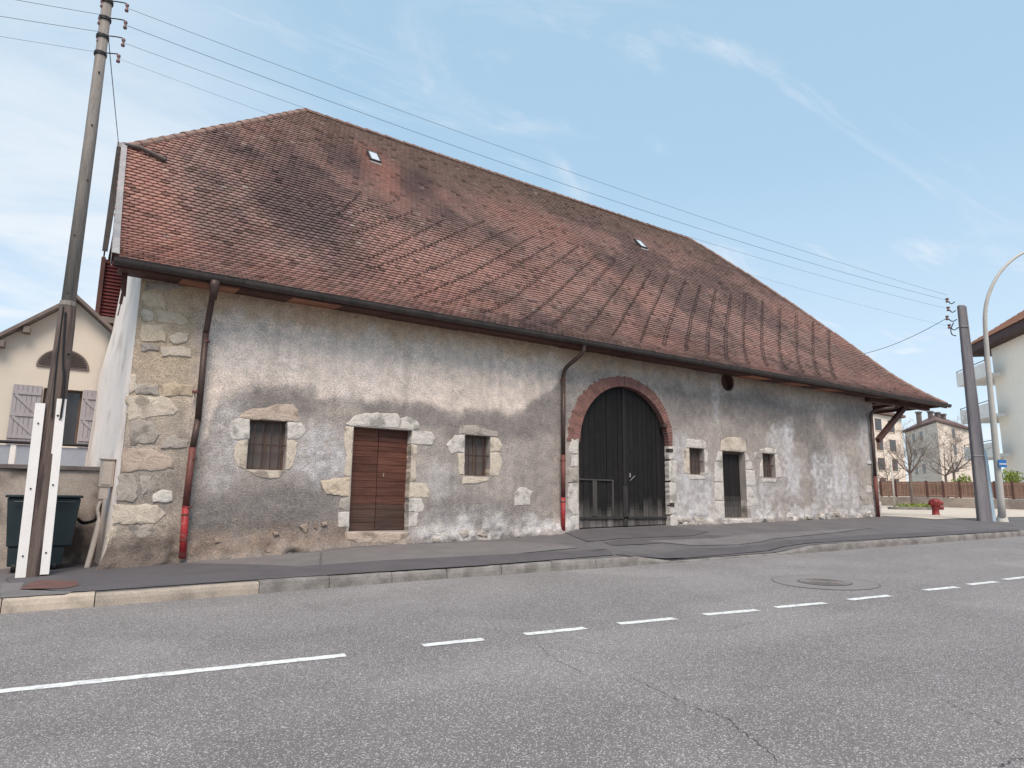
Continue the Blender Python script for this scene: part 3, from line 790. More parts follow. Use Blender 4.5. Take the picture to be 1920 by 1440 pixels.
for k in range(nb):
    a0 = math.pi*k/nb+0.0036; a1 = math.pi*(k+1)/nb-0.0036
    wlen = arch_w((a0+a1)/2)*random.uniform(0.93, 1.06)
    cut = [(0.0, wlen)]
    if wlen > 0.27:
        c_ = 0.115 if k % 2 else 0.23
        if wlen-c_ > 0.05: cut = [(0.0, c_-0.004), (c_+0.004, wlen)]
    for (r0, r1) in cut:
        r0 += A_R-0.004; r1 += A_R; y0 = -0.013-random.uniform(0, 0.005); y1 = 0.24
        tint = random.uniform(0.75, 1.15); c = (0.255*tint, 0.122*tint*random.uniform(0.94, 1.06), 0.1*tint)
        b = MB(); P = []
        for y in (y0, y1):
            for (rr, aa) in ((r0, a0), (r1, a0), (r1, a1), (r0, a1)):
                P.append((A_CX+rr*math.cos(aa), y, A_SP+rr*math.sin(aa)))
        b.add(P, [(0,1,2,3),(4,7,6,5),(0,4,5,1),(1,5,6,2),(2,6,7,3),(3,7,4,0)], c)
        b.build('brick', m_brick, arch_o)

# ---- doors and windows
m_plank_red = new_mat('varnished_plank', (1, 1, 1), (0.6, 0.55, 0.52), rough=0.55, scale=1.6, fine=26, fine_amt=0.3, bump=0.25, bdist=0.004, attr='Col', stretch=(1.2, 1, 14))
m_plank_dark = new_mat('tarred_plank', (1, 1, 1), (0.55, 0.53, 0.52), rough=0.75, scale=1.8, fine=26, fine_amt=0.4, bump=0.4, bdist=0.006, attr='Col', stretch=(14, 1, 0.9))
m_iron_bar = new_mat('rusted_bar', (0.09, 0.055, 0.045), (0.055, 0.04, 0.037), rough=0.7, scale=12, metal=0.3)
m_frame = new_mat('brown_frame', (0.13, 0.085, 0.065), (0.09, 0.06, 0.05), rough=0.7, scale=6, stretch=(3, 3, 0.6))
m_glass = glass_mat('old_glass', (0.12, 0.098, 0.09), 0.45); m_glass.node_tree.nodes['Principled BSDF'].inputs['Specular IOR Level'].default_value = 0.25
m_dull = new_mat('dusty_board', (0.14, 0.115, 0.105), (0.09, 0.075, 0.07), rough=0.85, scale=2, stretch=(12, 1, 0.8), fine=20)

def graded(z, z0, lo, hi, h):
    t = max(0, min(1, (z-z0)/h)); return tuple(a*(1-t)+c*t for a, c in zip(lo, hi))
# varnished double door, boards lying
x0, x1, z0, z1 = O_door1
liner(O_door1, wall, 0.34, 0.05)
d1 = MB(); d1.box(x0-0.02, x1+0.02, 0.25, 0.29, z0-0.02, z1+0.02)
d1 = d1.build('varnished_door', new_mat('door_back', (0.05, 0.025, 0.02), rough=0.9), barn); d1['label'] = 'red-brown double door of horizontal boards'
xm = (x0+x1)/2-0.02
nb_ = 15
zcut = np.cumsum([0]+[random.uniform(0.7, 1.35) for _ in range(nb_)]); zcut = zcut/zcut[-1]
for s_, (a, c) in enumerate(((x0+0.004, xm-0.006), (xm+0.006, x1-0.004))):
    for k in range(nb_):
        za = z0+0.01+(z1-z0-0.015)*zcut[k]+0.003; zb_ = z0+0.01+(z1-z0-0.015)*zcut[k+1]-0.003
        t = random.uniform(0.72, 1.2)
        g = k/nb_
        col = (0.155*t*(0.55+0.5*g), 0.058*t*(0.7+0.35*g), 0.036*t*(0.85+0.2*g))
        if k < 4: col = tuple(0.6*v+0.4*q for v, q in zip(col, (0.10, 0.072, 0.062)))
        b = MB(); b.box(a, c, 0.215+random.uniform(0, 0.006), 0.252, za, zb_, col); b.build('plank', m_plank_red, d1, bevel=0.003)
b = MB(); b.box(xm+0.14, xm+0.16, 0.205, 0.218, (z0+z1)/2-0.04+0.1, (z0+z1)/2+0.04+0.1); b.build('keyhole_plate', new_mat('brass', (0.6, 0.45, 0.3), rough=0.4, metal=0.8), d1)

# great arched door
ad = MB()
vs_ = [(A_CX+A_R*1.01*math.cos(a), 0.19, A_SP+A_R*1.01*math.sin(a)) for a in np.linspace(0, math.pi, 33)]
vs_ = [(A_X1+0.02, 0.19, A_Z0)]+vs_+[(A_X0-0.02, 0.19, A_Z0)]
n_ = len(vs_); vs2 = [(x_, 0.23, z_) for x_, _, z_ in vs_]
ad.add(vs_+vs2, [tuple(range(n_)), tuple(range(2*n_-1, n_-1, -1))]+[(i, n_+i, n_+(i+1) % n_, (i+1) % n_) for i in range(n_)])
adoor = ad.build('barn_door', new_mat('door_back_dark', (0.02, 0.018, 0.018), rough=0.9), barn); adoor['label'] = 'black weathered plank door under the brick arch, foot worn grey'
def ztop(X): return A_SP+math.sqrt(max(0.0, A_R**2-(X-A_CX)**2))
leaf_gap = A_CX+0.03
edges = list(np.linspace(A_X0+0.02, leaf_gap-0.008, 9))+list(np.linspace(leaf_gap+0.008, A_X1-0.02, 10))
wk_x0, wk_x1, wk_z1 = A_X0+0.06, A_X0+1.28, A_Z0+1.36
for k in range(len(edges)-1):
    a, c = edges[k]+0.006, edges[k+1]-0.006
    if c < a: continue
    if k == 8: continue
    t = random.uniform(0.7, 1.25); dy_ = random.uniform(0, 0.012)
    bot = float(wb((a+c)/2))+0.025
    nz_ = 44; P = []; cols = []
    b = MB()
    ht_a, ht_c = ztop(a)-0.015, ztop(c)-0.015
    y0 = 0.15+dy_
    for q in range(nz_+1):
        f = q/nz_; P.append([(a, 0.19, bot+(ht_a-bot)*f), (a, y0, bot+(ht_a-bot)*f), (c, y0, bot+(ht_c-bot)*f), (c, 0.19, bot+(ht_c-bot)*f)])
    P = np.array(P); o_ = len(b.v)
    b.v += [tuple(p) for p in P.reshape(-1, 3)]
    hgrey = random.uniform(0.25, 0.6); hw = random.uniform(0.7, 1.2); wp = random.uniform(0.45, 1.0)
    for q in range(nz_):
        z_ = P[q, 0, 2]-bot
        nn = float(fbm(k*7.3, z_*6.0, 33))
        col = graded(z_, hgrey-0.35, (0.20*t*wp, 0.182*t*wp, 0.172*t*wp), (0.0135*t, 0.0115*t, 0.0112*t), hw*0.6)
        col = tuple(v*(0.6+0.8*nn) for v in col)
        if A_X0 < a < wk_x1 and z_ < 1.3: col = tuple(v*1.25 for v in col)
        for s_ in range(3):
            b.f.append((o_+q*4+s_, o_+q*4+s_+1, o_+(q+1)*4+s_+1, o_+(q+1)*4+s_)); b.c.append(col)
    b.f = [f[::-1] for f in b.f]
    b.f.append((o_, o_+1, o_+2, o_+3)); b.c.append((0.1, 0.1, 0.1))
    b.build('plank', m_plank_dark, adoor)
for (a, c, z_, zz, cc) in ((A_X0+0.04, leaf_gap-0.02, 0.30, 0.36, (0.05, 0.045, 0.045)), (leaf_gap+0.02, A_X1-0.04, 0.30, 0.36, (0.045, 0.04, 0.04))):
    b = MB(); b.box(a, c, 0.115, 0.152, A_Z0+z_, A_Z0+zz, cc); b.build('strap', m_plank_dark, adoor)
for (a, c, e, f) in ((wk_x0, wk_x1, wk_z1-0.035, wk_z1), (wk_x1-0.05, wk_x1, A_Z0+0.38, wk_z1-0.036), (wk_x0+0.48, wk_x0+0.62, A_Z0+0.38, wk_z1-0.04)):
    b = MB(); b.box(a, c, 0.118, 0.152, e, f, (0.085, 0.078, 0.075)); b.build('wicket_batten', m_plank_dark, adoor)
b = MB(); b.box(leaf_gap-0.07, leaf_gap+0.09, 0.115, 0.150, A_Z0+0.12, A_Z0+1.2, (0.045, 0.042, 0.04)); b.box(leaf_gap-0.05, leaf_gap+0.04, 0.120, 0.150, A_Z0+1.21, ztop(leaf_gap)-0.03, (0.028, 0.025, 0.026)); b.build('cover_strip', m_plank_dark, adoor)
for (zx, zy) in ((1523,612),(1562,770),(1570,1118)):
    p = fz(*Z5(zx, zy)); b = MB(); b.box(p[0]-0.05, p[0]+0.10, -0.05, 0.10, p[1]-0.05, p[1]+0.05); b.build('hinge', m_iron_bar, adoor, bevel=0.006)
b = MB(); p = fz(*Z5(1335, 950)); b.beam((p[0]-0.06, 0.11, p[1]-0.06), (p[0]+0.12, 0.10, p[1]+0.08), 0.012, 0.012); q = fz(*Z5(1328, 918)); b.box(q[0]-0.015, q[0]+0.015, 0.12, 0.15, q[1]-0.1, q[1]+0.015); b.build('latch', new_mat('pale_metal', (0.5, 0.48, 0.46), rough=0.5, metal=0.6), adoor)

# small dark door
x0, x1, z0, z1 = O_door2
liner(O_door2, wall, 0.36, 0.04)
d2 = MB(); d2.box(x0-0.02, x1+0.02, 0.32, 0.35, z0-0.02, z1+0.02); d2 = d2.build('plank_door', new_mat('door_back_dark', (0.02, 0.018, 0.018)), barn); d2['label'] = 'narrow black plank door with grey worn foot'
e = np.linspace(x0+0.03, x1-0.03, 5)
for k in range(4):
    t = random.uniform(0.75, 1.2); b = MB(); nz_ = 12
    for q in range(nz_):
        za = z0+(z1-z0-0.08)*q/nz_; zb_ = z0+(z1-z0-0.08)*(q+1)/nz_
        col = graded(za-z0, 0.1, (0.12*t, 0.108*t, 0.104*t), (0.018*t, 0.0155*t, 0.0155*t), 0.55)
        b.box(e[k]+0.005, e[k+1]-0.005, 0.20+0.004*(k % 2), 0.32, za, zb_, col)
    b.build('plank', m_plank_dark, d2)
b = MB(); b.box(x0, x1, 0.17, 0.32, z1-0.075, z1-0.004); b.build('door_head', m_frame, d2)
def window(o, nv, nh, name, boards=False, label=None):
    x0, x1, z0, z1 = o
    lin = liner(o, wall, 0.30, 0.04)
    wroot = MB()
    fw_ = 0.045
    for (a, c, d, e_) in ((x0, x0+fw_, z0, z1), (x1-fw_, x1, z0, z1), (x0+fw_, x1-fw_, z1-fw_, z1), (x0+fw_, x1-fw_, z0, z0+fw_), ((x0+x1)/2-0.02, (x0+x1)/2+0.02, z0+fw_, z1-fw_)):
        wroot.box(a, c, 0.19, 0.24, d, e_)
    wo_ = wroot.build(name, m_frame, barn)
    if label: wo_['label'] = label
    for (a, c) in ((x0+fw_, (x0+x1)/2-0.02), ((x0+x1)/2+0.02, x1-fw_)):
        if boards:
            n = 3
            for k in range(n):
                b = MB(); b.box(a+(c-a)*k/n+0.003, a+(c-a)*(k+1)/n-0.003, 0.205, 0.225, z0+fw_, z1-fw_); b.build('board', m_dull, wo_)
        else:
            b = MB(); b.box(a, c, 0.212, 0.218, z0+fw_, z1-fw_); b.build('pane', m_glass, wo_)
    for k in range(nv):
        X = x0+(x1-x0)*(k+0.75)/(nv+0.5)
        b = MB(); b.tube([(X, 0.07, z0-0.01), (X, 0.07, z1+0.01)], 0.011, 6); b.build('bar', m_iron_bar, wo_)
    for k in range(nh):
        Z = z0+(z1-z0)*(k+1)/(nh+1)
        b = MB(); b.box(x0-0.01, x1+0.01, 0.055, 0.067, Z-0.018, Z+0.018); b.build('cross_bar', m_iron_bar, wo_)
    return wo_
window(O_win1, 4, 1, 'window', label='barred window left of the varnished door')
window(O_win2, 3, 1, 'window', label='barred window right of the varnished door')
window(O_win3, 3, 1, 'window', boards=True, label='small barred window left of the narrow door')
window(O_win4, 3, 1, 'window', boards=True, label='small barred window right of the narrow door')
# round vent under the eaves
b = MB(); n_ = 24; vs_ = []
for y, r in ((-0.015, OC[2]+0.035), (-0.02, OC[2]), (0.2, OC[2]-0.02), (0.2, 0.01)):
    for k in range(n_):
        a = 2*math.pi*k/n_; vs_.append((OC[0]+r*math.cos(a), y, OC[1]+r*math.sin(a)))
fs_ = [(j*n_+k, j*n_+(k+1) % n_, (j+1)*n_+(k+1) % n_, (j+1)*n_+k) for j in range(3) for k in range(n_)]
b.add(vs_, fs_); b.build('round_vent', new_mat('vent_clay', (0.10, 0.055, 0.045), (0.06, 0.04, 0.035), rough=0.9), barn)
# house-number plate
p = fz(1628.5, 866.5); b = MB(); b.box(p[0]-0.17, p[0]+0.17, -0.035, -0.02, p[1]-0.06, p[1]+0.06); b.build('wall_plate', new_mat('white_enamel', (0.75, 0.75, 0.76), rough=0.4), barn)

# ================================================================== ROOF
YE, ZE = -0.65, 5.76
YR, ZR = 7.5, 14.62
_py = np.array([YE, -0.2, 0.3, 0.8, 1.3, 1.9, YR]); 
_kick = np.array([33, 36, 39.5, 43, 46.5])
_pz = [ZE]
for i in range(5): _pz.append(_pz[-1]+(_py[i+1]-_py[i])*math.tan(math.radians(_kick[i])))
_pz.append(ZR); _pz = np.array(_pz)
_ps = np.concatenate([[0], np.cumsum(np.hypot(np.diff(_py), np.diff(_pz)))])
S_TOT = float(_ps[-1])
def prof(s): return np.interp(s, _ps, _py), np.interp(s, _ps, _pz)
XTIP = 30.3
RPX0, RPX1 = 5.40, 24.25
def roof_pt(X, s, lift=0.0):
    X = np.asarray(X, float); s = np.asarray(s, float)
    Y, Z = prof(s)
    t = (Y-YE)/(YR-YE)
    Z = Z - 0.30*t*np.clip((X-RPX0)/(RPX1-RPX0), 0, 1)
    Z = Z + 0.11*(fbm(X*0.33+5, s*0.33, 71, 3)-0.5)*smooth(0, 1.5, s)*smooth(S_TOT+0.01, S_TOT-1.5, s)
    d = 0.05
    Y2, Z2_ = prof(np.minimum(s+d, S_TOT)); Y1, Z1_ = prof(np.maximum(s-d, 0))
    l = np.hypot(Y2-Y1, Z2_-Z1_)
    cy, cz = (Y2-Y1)/l, (Z2_-Z1_)/l
    return np.stack([X+0*s, Y-cz*lift, Z+cy*lift], -1), cy, cz
XV = 0.30
# height at which the half hip starts
sV = min(np.linspace(2, 9, 700), key=lambda s: abs(proj(roof_pt(XV, s)[0])[1]-277))
YV = float(prof(sV)[0])
def xl(s):
    Y = prof(s)[0]; return np.where(Y <= YV, XV, XV+(RPX0-XV)*(Y-YV)/(YR-YV))
def xr(s):
    Y = prof(s)[0]; t = (Y-YE)/(YR-YE); return XTIP+(RPX1-XTIP)*t+1.5*np.sin(np.pi*np.clip(t, 0, 1))
def hit_roof(px, py):
    d = ray(px, py)
    best = None
    for s in np.linspace(0, S_TOT, 600):
        Y, Z = prof(s); t = (Y-EYE[1])/d[1]; P = EYE+d*t
        Zr = roof_pt(P[0], s)[0][2]
        e = abs(P[2]-Zr)
        if best is None or e < best[0]: best = (e, P[0], s)
    return best[1], best[2]
m_under = new_mat('roof_boards', (0.13, 0.062, 0.045), (0.09, 0.045, 0.035), rough=0.8, scale=1.5, stretch=(0.4, 3, 3), fine=16)
m_dark_wood = new_mat('brown_timber', (0.10, 0.045, 0.038), (0.07, 0.035, 0.03), rough=0.75, scale=2.5, stretch=(1, 1, 1), fine=20)
# structural shell of the roof
b = MB()
ss = np.linspace(0.0, S_TOT, 40)
A = []
for s in ss:
    a, c = float(xl(s))+0.02, float(xr(s))-0.02
    A.append(roof_pt(np.linspace(a, c, 60), np.full(60, s), -0.03)[0])
A = np.array(A); b.grid(A)
Bk = A.copy(); Bk[..., 1] = 2*YR-Bk[..., 1]; b.grid(Bk)
# half hip (left) and hip (right)
for side in (0, -1):
    k0 = int(np.argmax(ss >= sV-0.02)) if side == 0 else 0
    Lf = A[k0:, side]; Lb = Bk[k0:, side]
    o = len(b.v); b.v += [tuple(p) for p in Lf]+[tuple(p) for p in Lb]; m = len(Lf)
    for i in range(m-1):
        b.f.append((o+i, o+i+1, o+m+i+1, o+m+i)); b.c.append(None)
roof = b.build('roof', m_under, barn)
sol = roof.modifiers.new('thick', 'SOLIDIFY'); sol.thickness = 0.05; sol.offset = -1

m_tile = new_mat('clay_tile', (1.05, 1.03, 1.02), (0.82, 0.84, 0.86), rough=0.88, scale=9, fine=60, fine_amt=0.28, bump=0.5, bdist=0.006, attr='Col', spec=0.25)
def tile_geo(wd):
    h = wd/2
    top = [(-h, 0.235), (-h, 0.078), (-h*0.78, 0.034), (-h*0.36, 0.004), (h*0.36, 0.004), (h*0.78, 0.034), (h, 0.078), (h, 0.235)]
    return top
EXPO = 0.152; TW = 0.172
nrow = int(S_TOT/EXPO)
tiles = []     # (X, s, row, key)
for r_ in range(nrow):
    s0 = r_*EXPO
    a, c = float(xl(s0+0.1)), float(xr(s0+0.1))
    n = int((c-a)/TW)
    off = (0.5 if r_ % 2 else 0.0)
    for k in range(-1, n+1):
        X = a+(k+off)*TW+TW*0.45
        if X > c-0.03 or X < a-0.02: continue
        tiles.append((X, s0))
TA = np.array(tiles); X_, S_ = TA[:, 0], TA[:, 1]
# tile colours: clay red, weathered brown, dark algae drifts
q1 = fbm(X_*0.42+S_*0.25, S_*0.42-X_*0.1, 101, 5); q2 = fbm(X_*1.5, S_*1.1, 111); rr = np.random.RandomState(4)
red = np.array((0.40, 0.215, 0.175)); brown = np.array((0.31, 0.198, 0.172)); dark = np.array((0.12, 0.087, 0.083)); grey = np.array((0.25, 0.18, 0.145))
TC = np.tile(brown, (len(X_), 1))*1.05
def tmix(c, a):
    global TC
    a = np.clip(a, 0, 1)[:, None]; TC = TC*(1-a)+np.array(c)*a
tmix(red, smooth(0.48, 0.70, q1)*0.45)
tmix(dark, smooth(0.50, 0.30, q1+0.35*(q2-0.5))*0.55)
def rblob(px, py, rx, rs_, c, p, shear=0.0):
    X0, s0 = hit_roof(px, py)
    d = np.sqrt(((X_-X0-shear*(S_-s0))/rx)**2+((S_-s0)/rs_)**2)+(q2-0.5)*1.1
    tmix(c, smooth(1.4, 0.35, d)*p*0.95)
rblob(270, 430, 0.95, 4.5, red, 0.95)
rblob(250, 330, 0.8, 2.0, red, 0.8)
rblob(420, 430, 0.8, 2.2, dark, 0.45, -0.1)
rblob(560, 370, 1.5, 3.0, dark, 0.85, 0.0)
rblob(620, 450, 1.3, 2.0, dark, 0.6)
rblob(640, 300, 0.9, 1.8, dark, 0.7)
rblob(730, 340, 0.75, 1.9, red, 0.95, 0.15)
rblob(700, 290, 0.5, 1.0, red, 0.8)
rblob(780, 350, 0.7, 1.6, dark, 0.8, 0.2)
rblob(840, 420, 0.9, 1.3, dark, 0.45)
rblob(860, 560, 2.0, 0.9, red, 0.45)
rblob(1000, 520, 2.0, 1.5, red, 0.45)
rblob(880, 330, 2.5, 2.0, grey, 0.7)
rblob(1150, 500, 0.8, 1.5, dark, 0.55, -0.5)
rblob(1170, 560, 0.9, 1.0, dark, 0.55)
rblob(1320, 600, 0.7, 2.2, dark, 0.5, -0.5)
rblob(1400, 560, 1.1, 2.0, dark, 0.5, -0.6)
rblob(1470, 540, 1.5, 1.8, dark, 0.4)
rblob(1600, 680, 2.5, 1.4, dark, 0.4)
rblob(940, 560, 1.0, 0.6, dark, 0.5)
rblob(1250, 640, 2.6, 1.0, red, 0.35)
rblob(1000, 420, 1.8, 1.5, red, 0.3)
tmix(grey, smooth(S_TOT-3.2, S_TOT-0.4, S_+2*(q2-0.5))*0.75)
tmix(dark, smooth(0.9, 0.1, S_+1.2*(q2-0.5))*0.35*smooth(4, 8, X_))
TC *= (0.87+0.26*rr.rand(len(X_)))[:, None]
TC *= (1+0.06*(rr.rand(len(X_), 3)-0.5))
TC *= 0.9
lich = rr.rand(len(X_)) < 0.006; TC[lich] = TC[lich]*0.6+np.array((0.42, 0.38, 0.34))*0.4
blk = rr.rand(len(X_)) < 0.05; TC[blk] *= 0.55
def tile_world(X, s, rnd):
    wd = TW*0.985
    tp = tile_geo(wd)
    base, cy, cz = roof_pt(X, min(s+0.1, S_TOT))
    b0 = roof_pt(X, s)[0]
    # local frame
    up = np.array([0, float(cy), float(cz)]); nr = np.array([0, -float(cz), float(cy)]); rt = np.array([1.0, 0, 0])
    yaw = (rnd[0]-0.5)*0.07; tilt = 0.054+0.012*rnd[1]; th = 0.040+0.006*rnd[2]; du = (rnd[3]-0.5)*0.010; dv = (rnd[4]-0.5)*0.016
    V = []
    for (u, v) in tp:
        uu = u*math.cos(yaw)-v*math.sin(yaw)+du; vv = v+u*math.sin(yaw)+dv
        V.append(b0+rt*uu+up*vv+nr*(tilt*(1-vv/0.25)+0.006))
    for (u, v) in tp:
        uu = u*math.cos(yaw)-v*math.sin(yaw)+du; vv = v+u*math.sin(yaw)+dv
        V.append(b0+rt*uu+up*vv+nr*(tilt*(1-vv/0.25)+0.006-th))
    return V
TF = [tuple(range(7, -1, -1))]+[(i, i+1, 9+i, 8+i) for i in range(7)]
# the tiles that show largest are single pieces
scr = []
for i in range(len(X_)):
    P = roof_pt(X_[i], S_[i])[0]; d = P-EYE; scr.append(np.linalg.norm(d))
px0 = np.array([proj(roof_pt(x_, s_)[0]) for x_, s_ in zip(X_, S_)])
scr = np.array(scr); order = np.argsort(scr)
single = set(order[:300].tolist())
RND = rr.rand(len(X_), 5)
rest = MB()
for i in range(len(X_)):
    V = tile_world(float(X_[i]), float(S_[i]), RND[i]); c = tuple(TC[i])
    if i in single:
        b = MB(); b.add(V, TF, c); b.build('roof_tile', m_tile, roof)
    else:
        rest.add(V, TF, c)
rest_o = rest.build('roof_tiles', m_tile, roof); rest_o['kind'] = 'stuff'

# ridge and hip tiles
m_ridge = new_mat('ridge_clay', (0.30, 0.185, 0.15), (0.19, 0.13, 0.11), rough=0.9, scale=6, fine=50, bump=0.5)
def ridge_run(A0, B0, n, rad=0.12):
    A0 = np.array(A0); B0 = np.array(B0)
    for k in range(n):
        p = A0+(B0-A0)*k/n; q = A0+(B0-A0)*(k+1.06)/n; d = (q-p)/np.linalg.norm(q-p)
        r = np.cross(d, (0, 0, 1)); r /= np.linalg.norm(r); u = np.cross(r, d)
        vs_ = []; m = 8; j_ = random.uniform(-0.008, 0.008)
        for (c, rd) in ((p, rad*1.12), (q, rad*0.92)):
            for o_ in (0, -0.02):
                for i in range(m):
                    a = math.pi*(-0.08+1.16*i/(m-1)); vs_.append(c+(r*math.cos(a)*1.15+u*math.sin(a)*0.85)*(rd+o_)+u*(j_-0.01))
        fs_ = []
        for i in range(m-1):
            fs_ += [(i, i+1, 2*m+i+1, 2*m+i), (m+i+1, m+i, 3*m+i, 3*m+i+1), (i+1, i, m+i, m+i+1), (2*m+i, 2*m+i+1, 3*m+i+1, 3*m+i)]
        b = MB(); b.add(vs_, fs_); b.build('ridge_tile', m_ridge, roof)
ptV = roof_pt(XV, sV, -0.01)[0]; ptP = roof_pt(RPX0, S_TOT, -0.01)[0]; ptQ = roof_pt(RPX1, S_TOT, -0.01)[0]; ptT = roof_pt(XTIP, 0.0, 0.03)[0]
ridge_run(ptV, ptP, 20, 0.125)
ridge_run(ptP, ptQ, 52, 0.125)
# right hip follows the curved eaves
hp = [roof_pt(float(xr(s)), s, 0.02)[0] for s in np.linspace(S_TOT, 0.05, 30)]
for i in range(29):
    ridge_run(hp[i], hp[i+1], 1, 0.105)
# verge boards of the near gable
m_zinc = new_mat('grey_zinc', (0.40, 0.37, 0.36), (0.31, 0.29, 0.29), rough=0.55, metal=0.2, scale=3, fine=30)
vb = [roof_pt(XV-0.03, s, 0.085)[0] for s in np.linspace(0.02, sV, 16)]
b = MB(); P = []
for p in vb: P.append([(p[0]+0.06, p[1], p[2]+0.012), (p[0]-0.055, p[1], p[2]+0.014), (p[0]-0.06, p[1], p[2]-0.22), (p[0]-0.035, p[1], p[2]-0.22)])
b.grid(np.array(P)); b.build('verge_flashing', m_zinc, roof)
b = MB(); P = []
for p in vb: P.append([(p[0]-0.05, 2*YR-p[1], p[2]+0.03), (p[0]-0.10, 2*YR-p[1], p[2]+0.03), (p[0]-0.10, 2*YR-p[1], p[2]-0.42), (p[0]+0.25, 2*YR-p[1], p[2]-0.42)])
b.grid(np.array(P)); b.build('verge_board', m_zinc, roof)
b = MB(); b.beam(ptV+np.array((-0.1, -0.12, 0.0)), ptV+np.array((-0.1, 2*(YR-YV)+0.1, 0.0)), 0.16, 0.12); b.build('hip_eave_board', m_zinc, roof)
b = MB(); b.tube([ptV+np.array((-0.06, -0.05, 0.06)), roof_pt(0.62, sV-0.12, 0.14)[0], roof_pt(1.15, sV-0.40, 0.12)[0]], 0.055, 8); b.build('hip_gutter_spout', new_mat('dark_zinc', (0.06, 0.05, 0.05), (0.09, 0.075, 0.07), rough=0.5, metal=0.3), roof)
# snow hooks in slanting rows
m_hook = new_mat('snow_hook', (0.05, 0.04, 0.04), (0.085, 0.055, 0.045), rough=0.7, metal=0.3)
hk = MB()
def Z9(x, y): return (900+x*0.3125, 400+y*0.3125)
def Z8(x, y): return (400+x*0.3195, 180+y*0.3195)
def Z7(x, y): return (620+x*0.4193, 280+y*0.4193)
ROWS = [(Z7(a, b_), Z7(c, d_)) for (a, b_, c, d_) in ((30,305,130,205),(100,300,300,240),(95,385,360,290),(170,500,500,325),(190,545,680,330),(305,610,810,362),(370,675,900,400),(500,705,995,430),(700,740,1105,440),(860,775,1178,485),(985,800,1265,505),(1135,825,1350,530),(1255,845,1428,550),(1380,870,1508,565),(1488,888,1582,590),(1588,910,1648,615),(1685,930,1718,635),(1772,950,1785,655),(1862,965,1848,655))]
ends = [(hit_roof(*a), hit_roof(*c)) for a, c in ROWS]
last = ends[-1]; dX = (ends[-1][1][0]-ends[-5][1][0])/4
for k in range(1, 6):
    ends.append(((last[0][0]+dX*k, last[0][1]), (last[1][0]+dX*k, last[1][1]-0.25*k)))
for (a, c) in ends:
    n = max(4, int(abs(c[1]-a[1])/EXPO))
    for k in range(n+1):
        t = k/n; X = a[0]+(c[0]-a[0])*t+random.uniform(-0.02, 0.02); s = a[1]+(c[1]-a[1])*t+random.uniform(-0.02, 0.02)
        if X > float(xr(s))-0.3 or s < 0.2: continue
        p, cy, cz = roof_pt(X, s, 0.045); up = np.array([0, float(cy), float(cz)]); nr = np.array([0, -float(cz), float(cy)])
        p = p+nr*0.03; hk.beam(p-up*0.02, p+up*0.12, 0.026, 0.007, nr)
        hk.tube([p-up*0.02+nr*0.005+np.array((-0.016, 0, 0)), p-up*0.035+nr*0.055+np.array((-0.012, 0, 0)), p-up*0.03+nr*0.085, p-up*0.035+nr*0.055+np.array((0.012, 0, 0)), p-up*0.02+nr*0.005+np.array((0.016, 0, 0))], 0.0065, 4)
hko = hk.build('snow_hooks', m_hook, roof); hko['kind'] = 'stuff'
# roof lights
for quad, lab in (([(686,289),(700,291),(713,309),(699,306)], 'bright skylight high on the left of the roof'), ([(1189,454),(1196,457),(1209,467),(1202,465)], 'small skylight towards the right of the ridge')):
    R_ = [hit_roof(*p) for p in quad]; xc = np.mean([r[0] for r in R_]); sc_ = np.mean([r[1] for r in R_])
    wd, hg = 0.38, 0.64
    b = MB()
    def slab(x0, x1, s0, s1, l0, l1):
        P = [roof_pt(x, s, l)[0] for l in (l0, l1) for (x, s) in ((x0, s0), (x1, s0), (x1, s1), (x0, s1))]
        b.add(P, [(0,3,2,1),(4,5,6,7),(0,1,5,4),(1,2,6,5),(2,3,7,6),(3,0,4,7)])
    fwid = 0.05
    slab(xc-wd/2, xc-wd/2+fwid, sc_-hg/2, sc_+hg/2, 0.0, 0.13); slab(xc+wd/2-fwid, xc+wd/2, sc_-hg/2, sc_+hg/2, 0.0, 0.13)
    slab(xc-wd/2+fwid, xc+wd/2-fwid, sc_-hg/2, sc_-hg/2+fwid, 0.0, 0.13); slab(xc-wd/2+fwid, xc+wd/2-fwid, sc_+hg/2-fwid, sc_+hg/2, 0.0, 0.13)
    sk = b.build('skylight', new_mat('dark_zinc', (0.06, 0.05, 0.05)), roof); sk['label'] = lab
    b = MB(); slab(xc-wd/2+fwid, xc+wd/2-fwid, sc_-hg/2+fwid, sc_+hg/2-fwid, 0.02, 0.125)
    gm = glass_mat('skylight_glass', (0.55, 0.58, 0.62), 0.05); b.build('skylight_pane', gm, roof)
    b = MB(); slab(xc-wd/2, xc+wd/2, sc_-hg/2-0.12, sc_-hg/2-0.003, 0.05, 0.07); b.build('skylight_apron', m_zinc, roof)

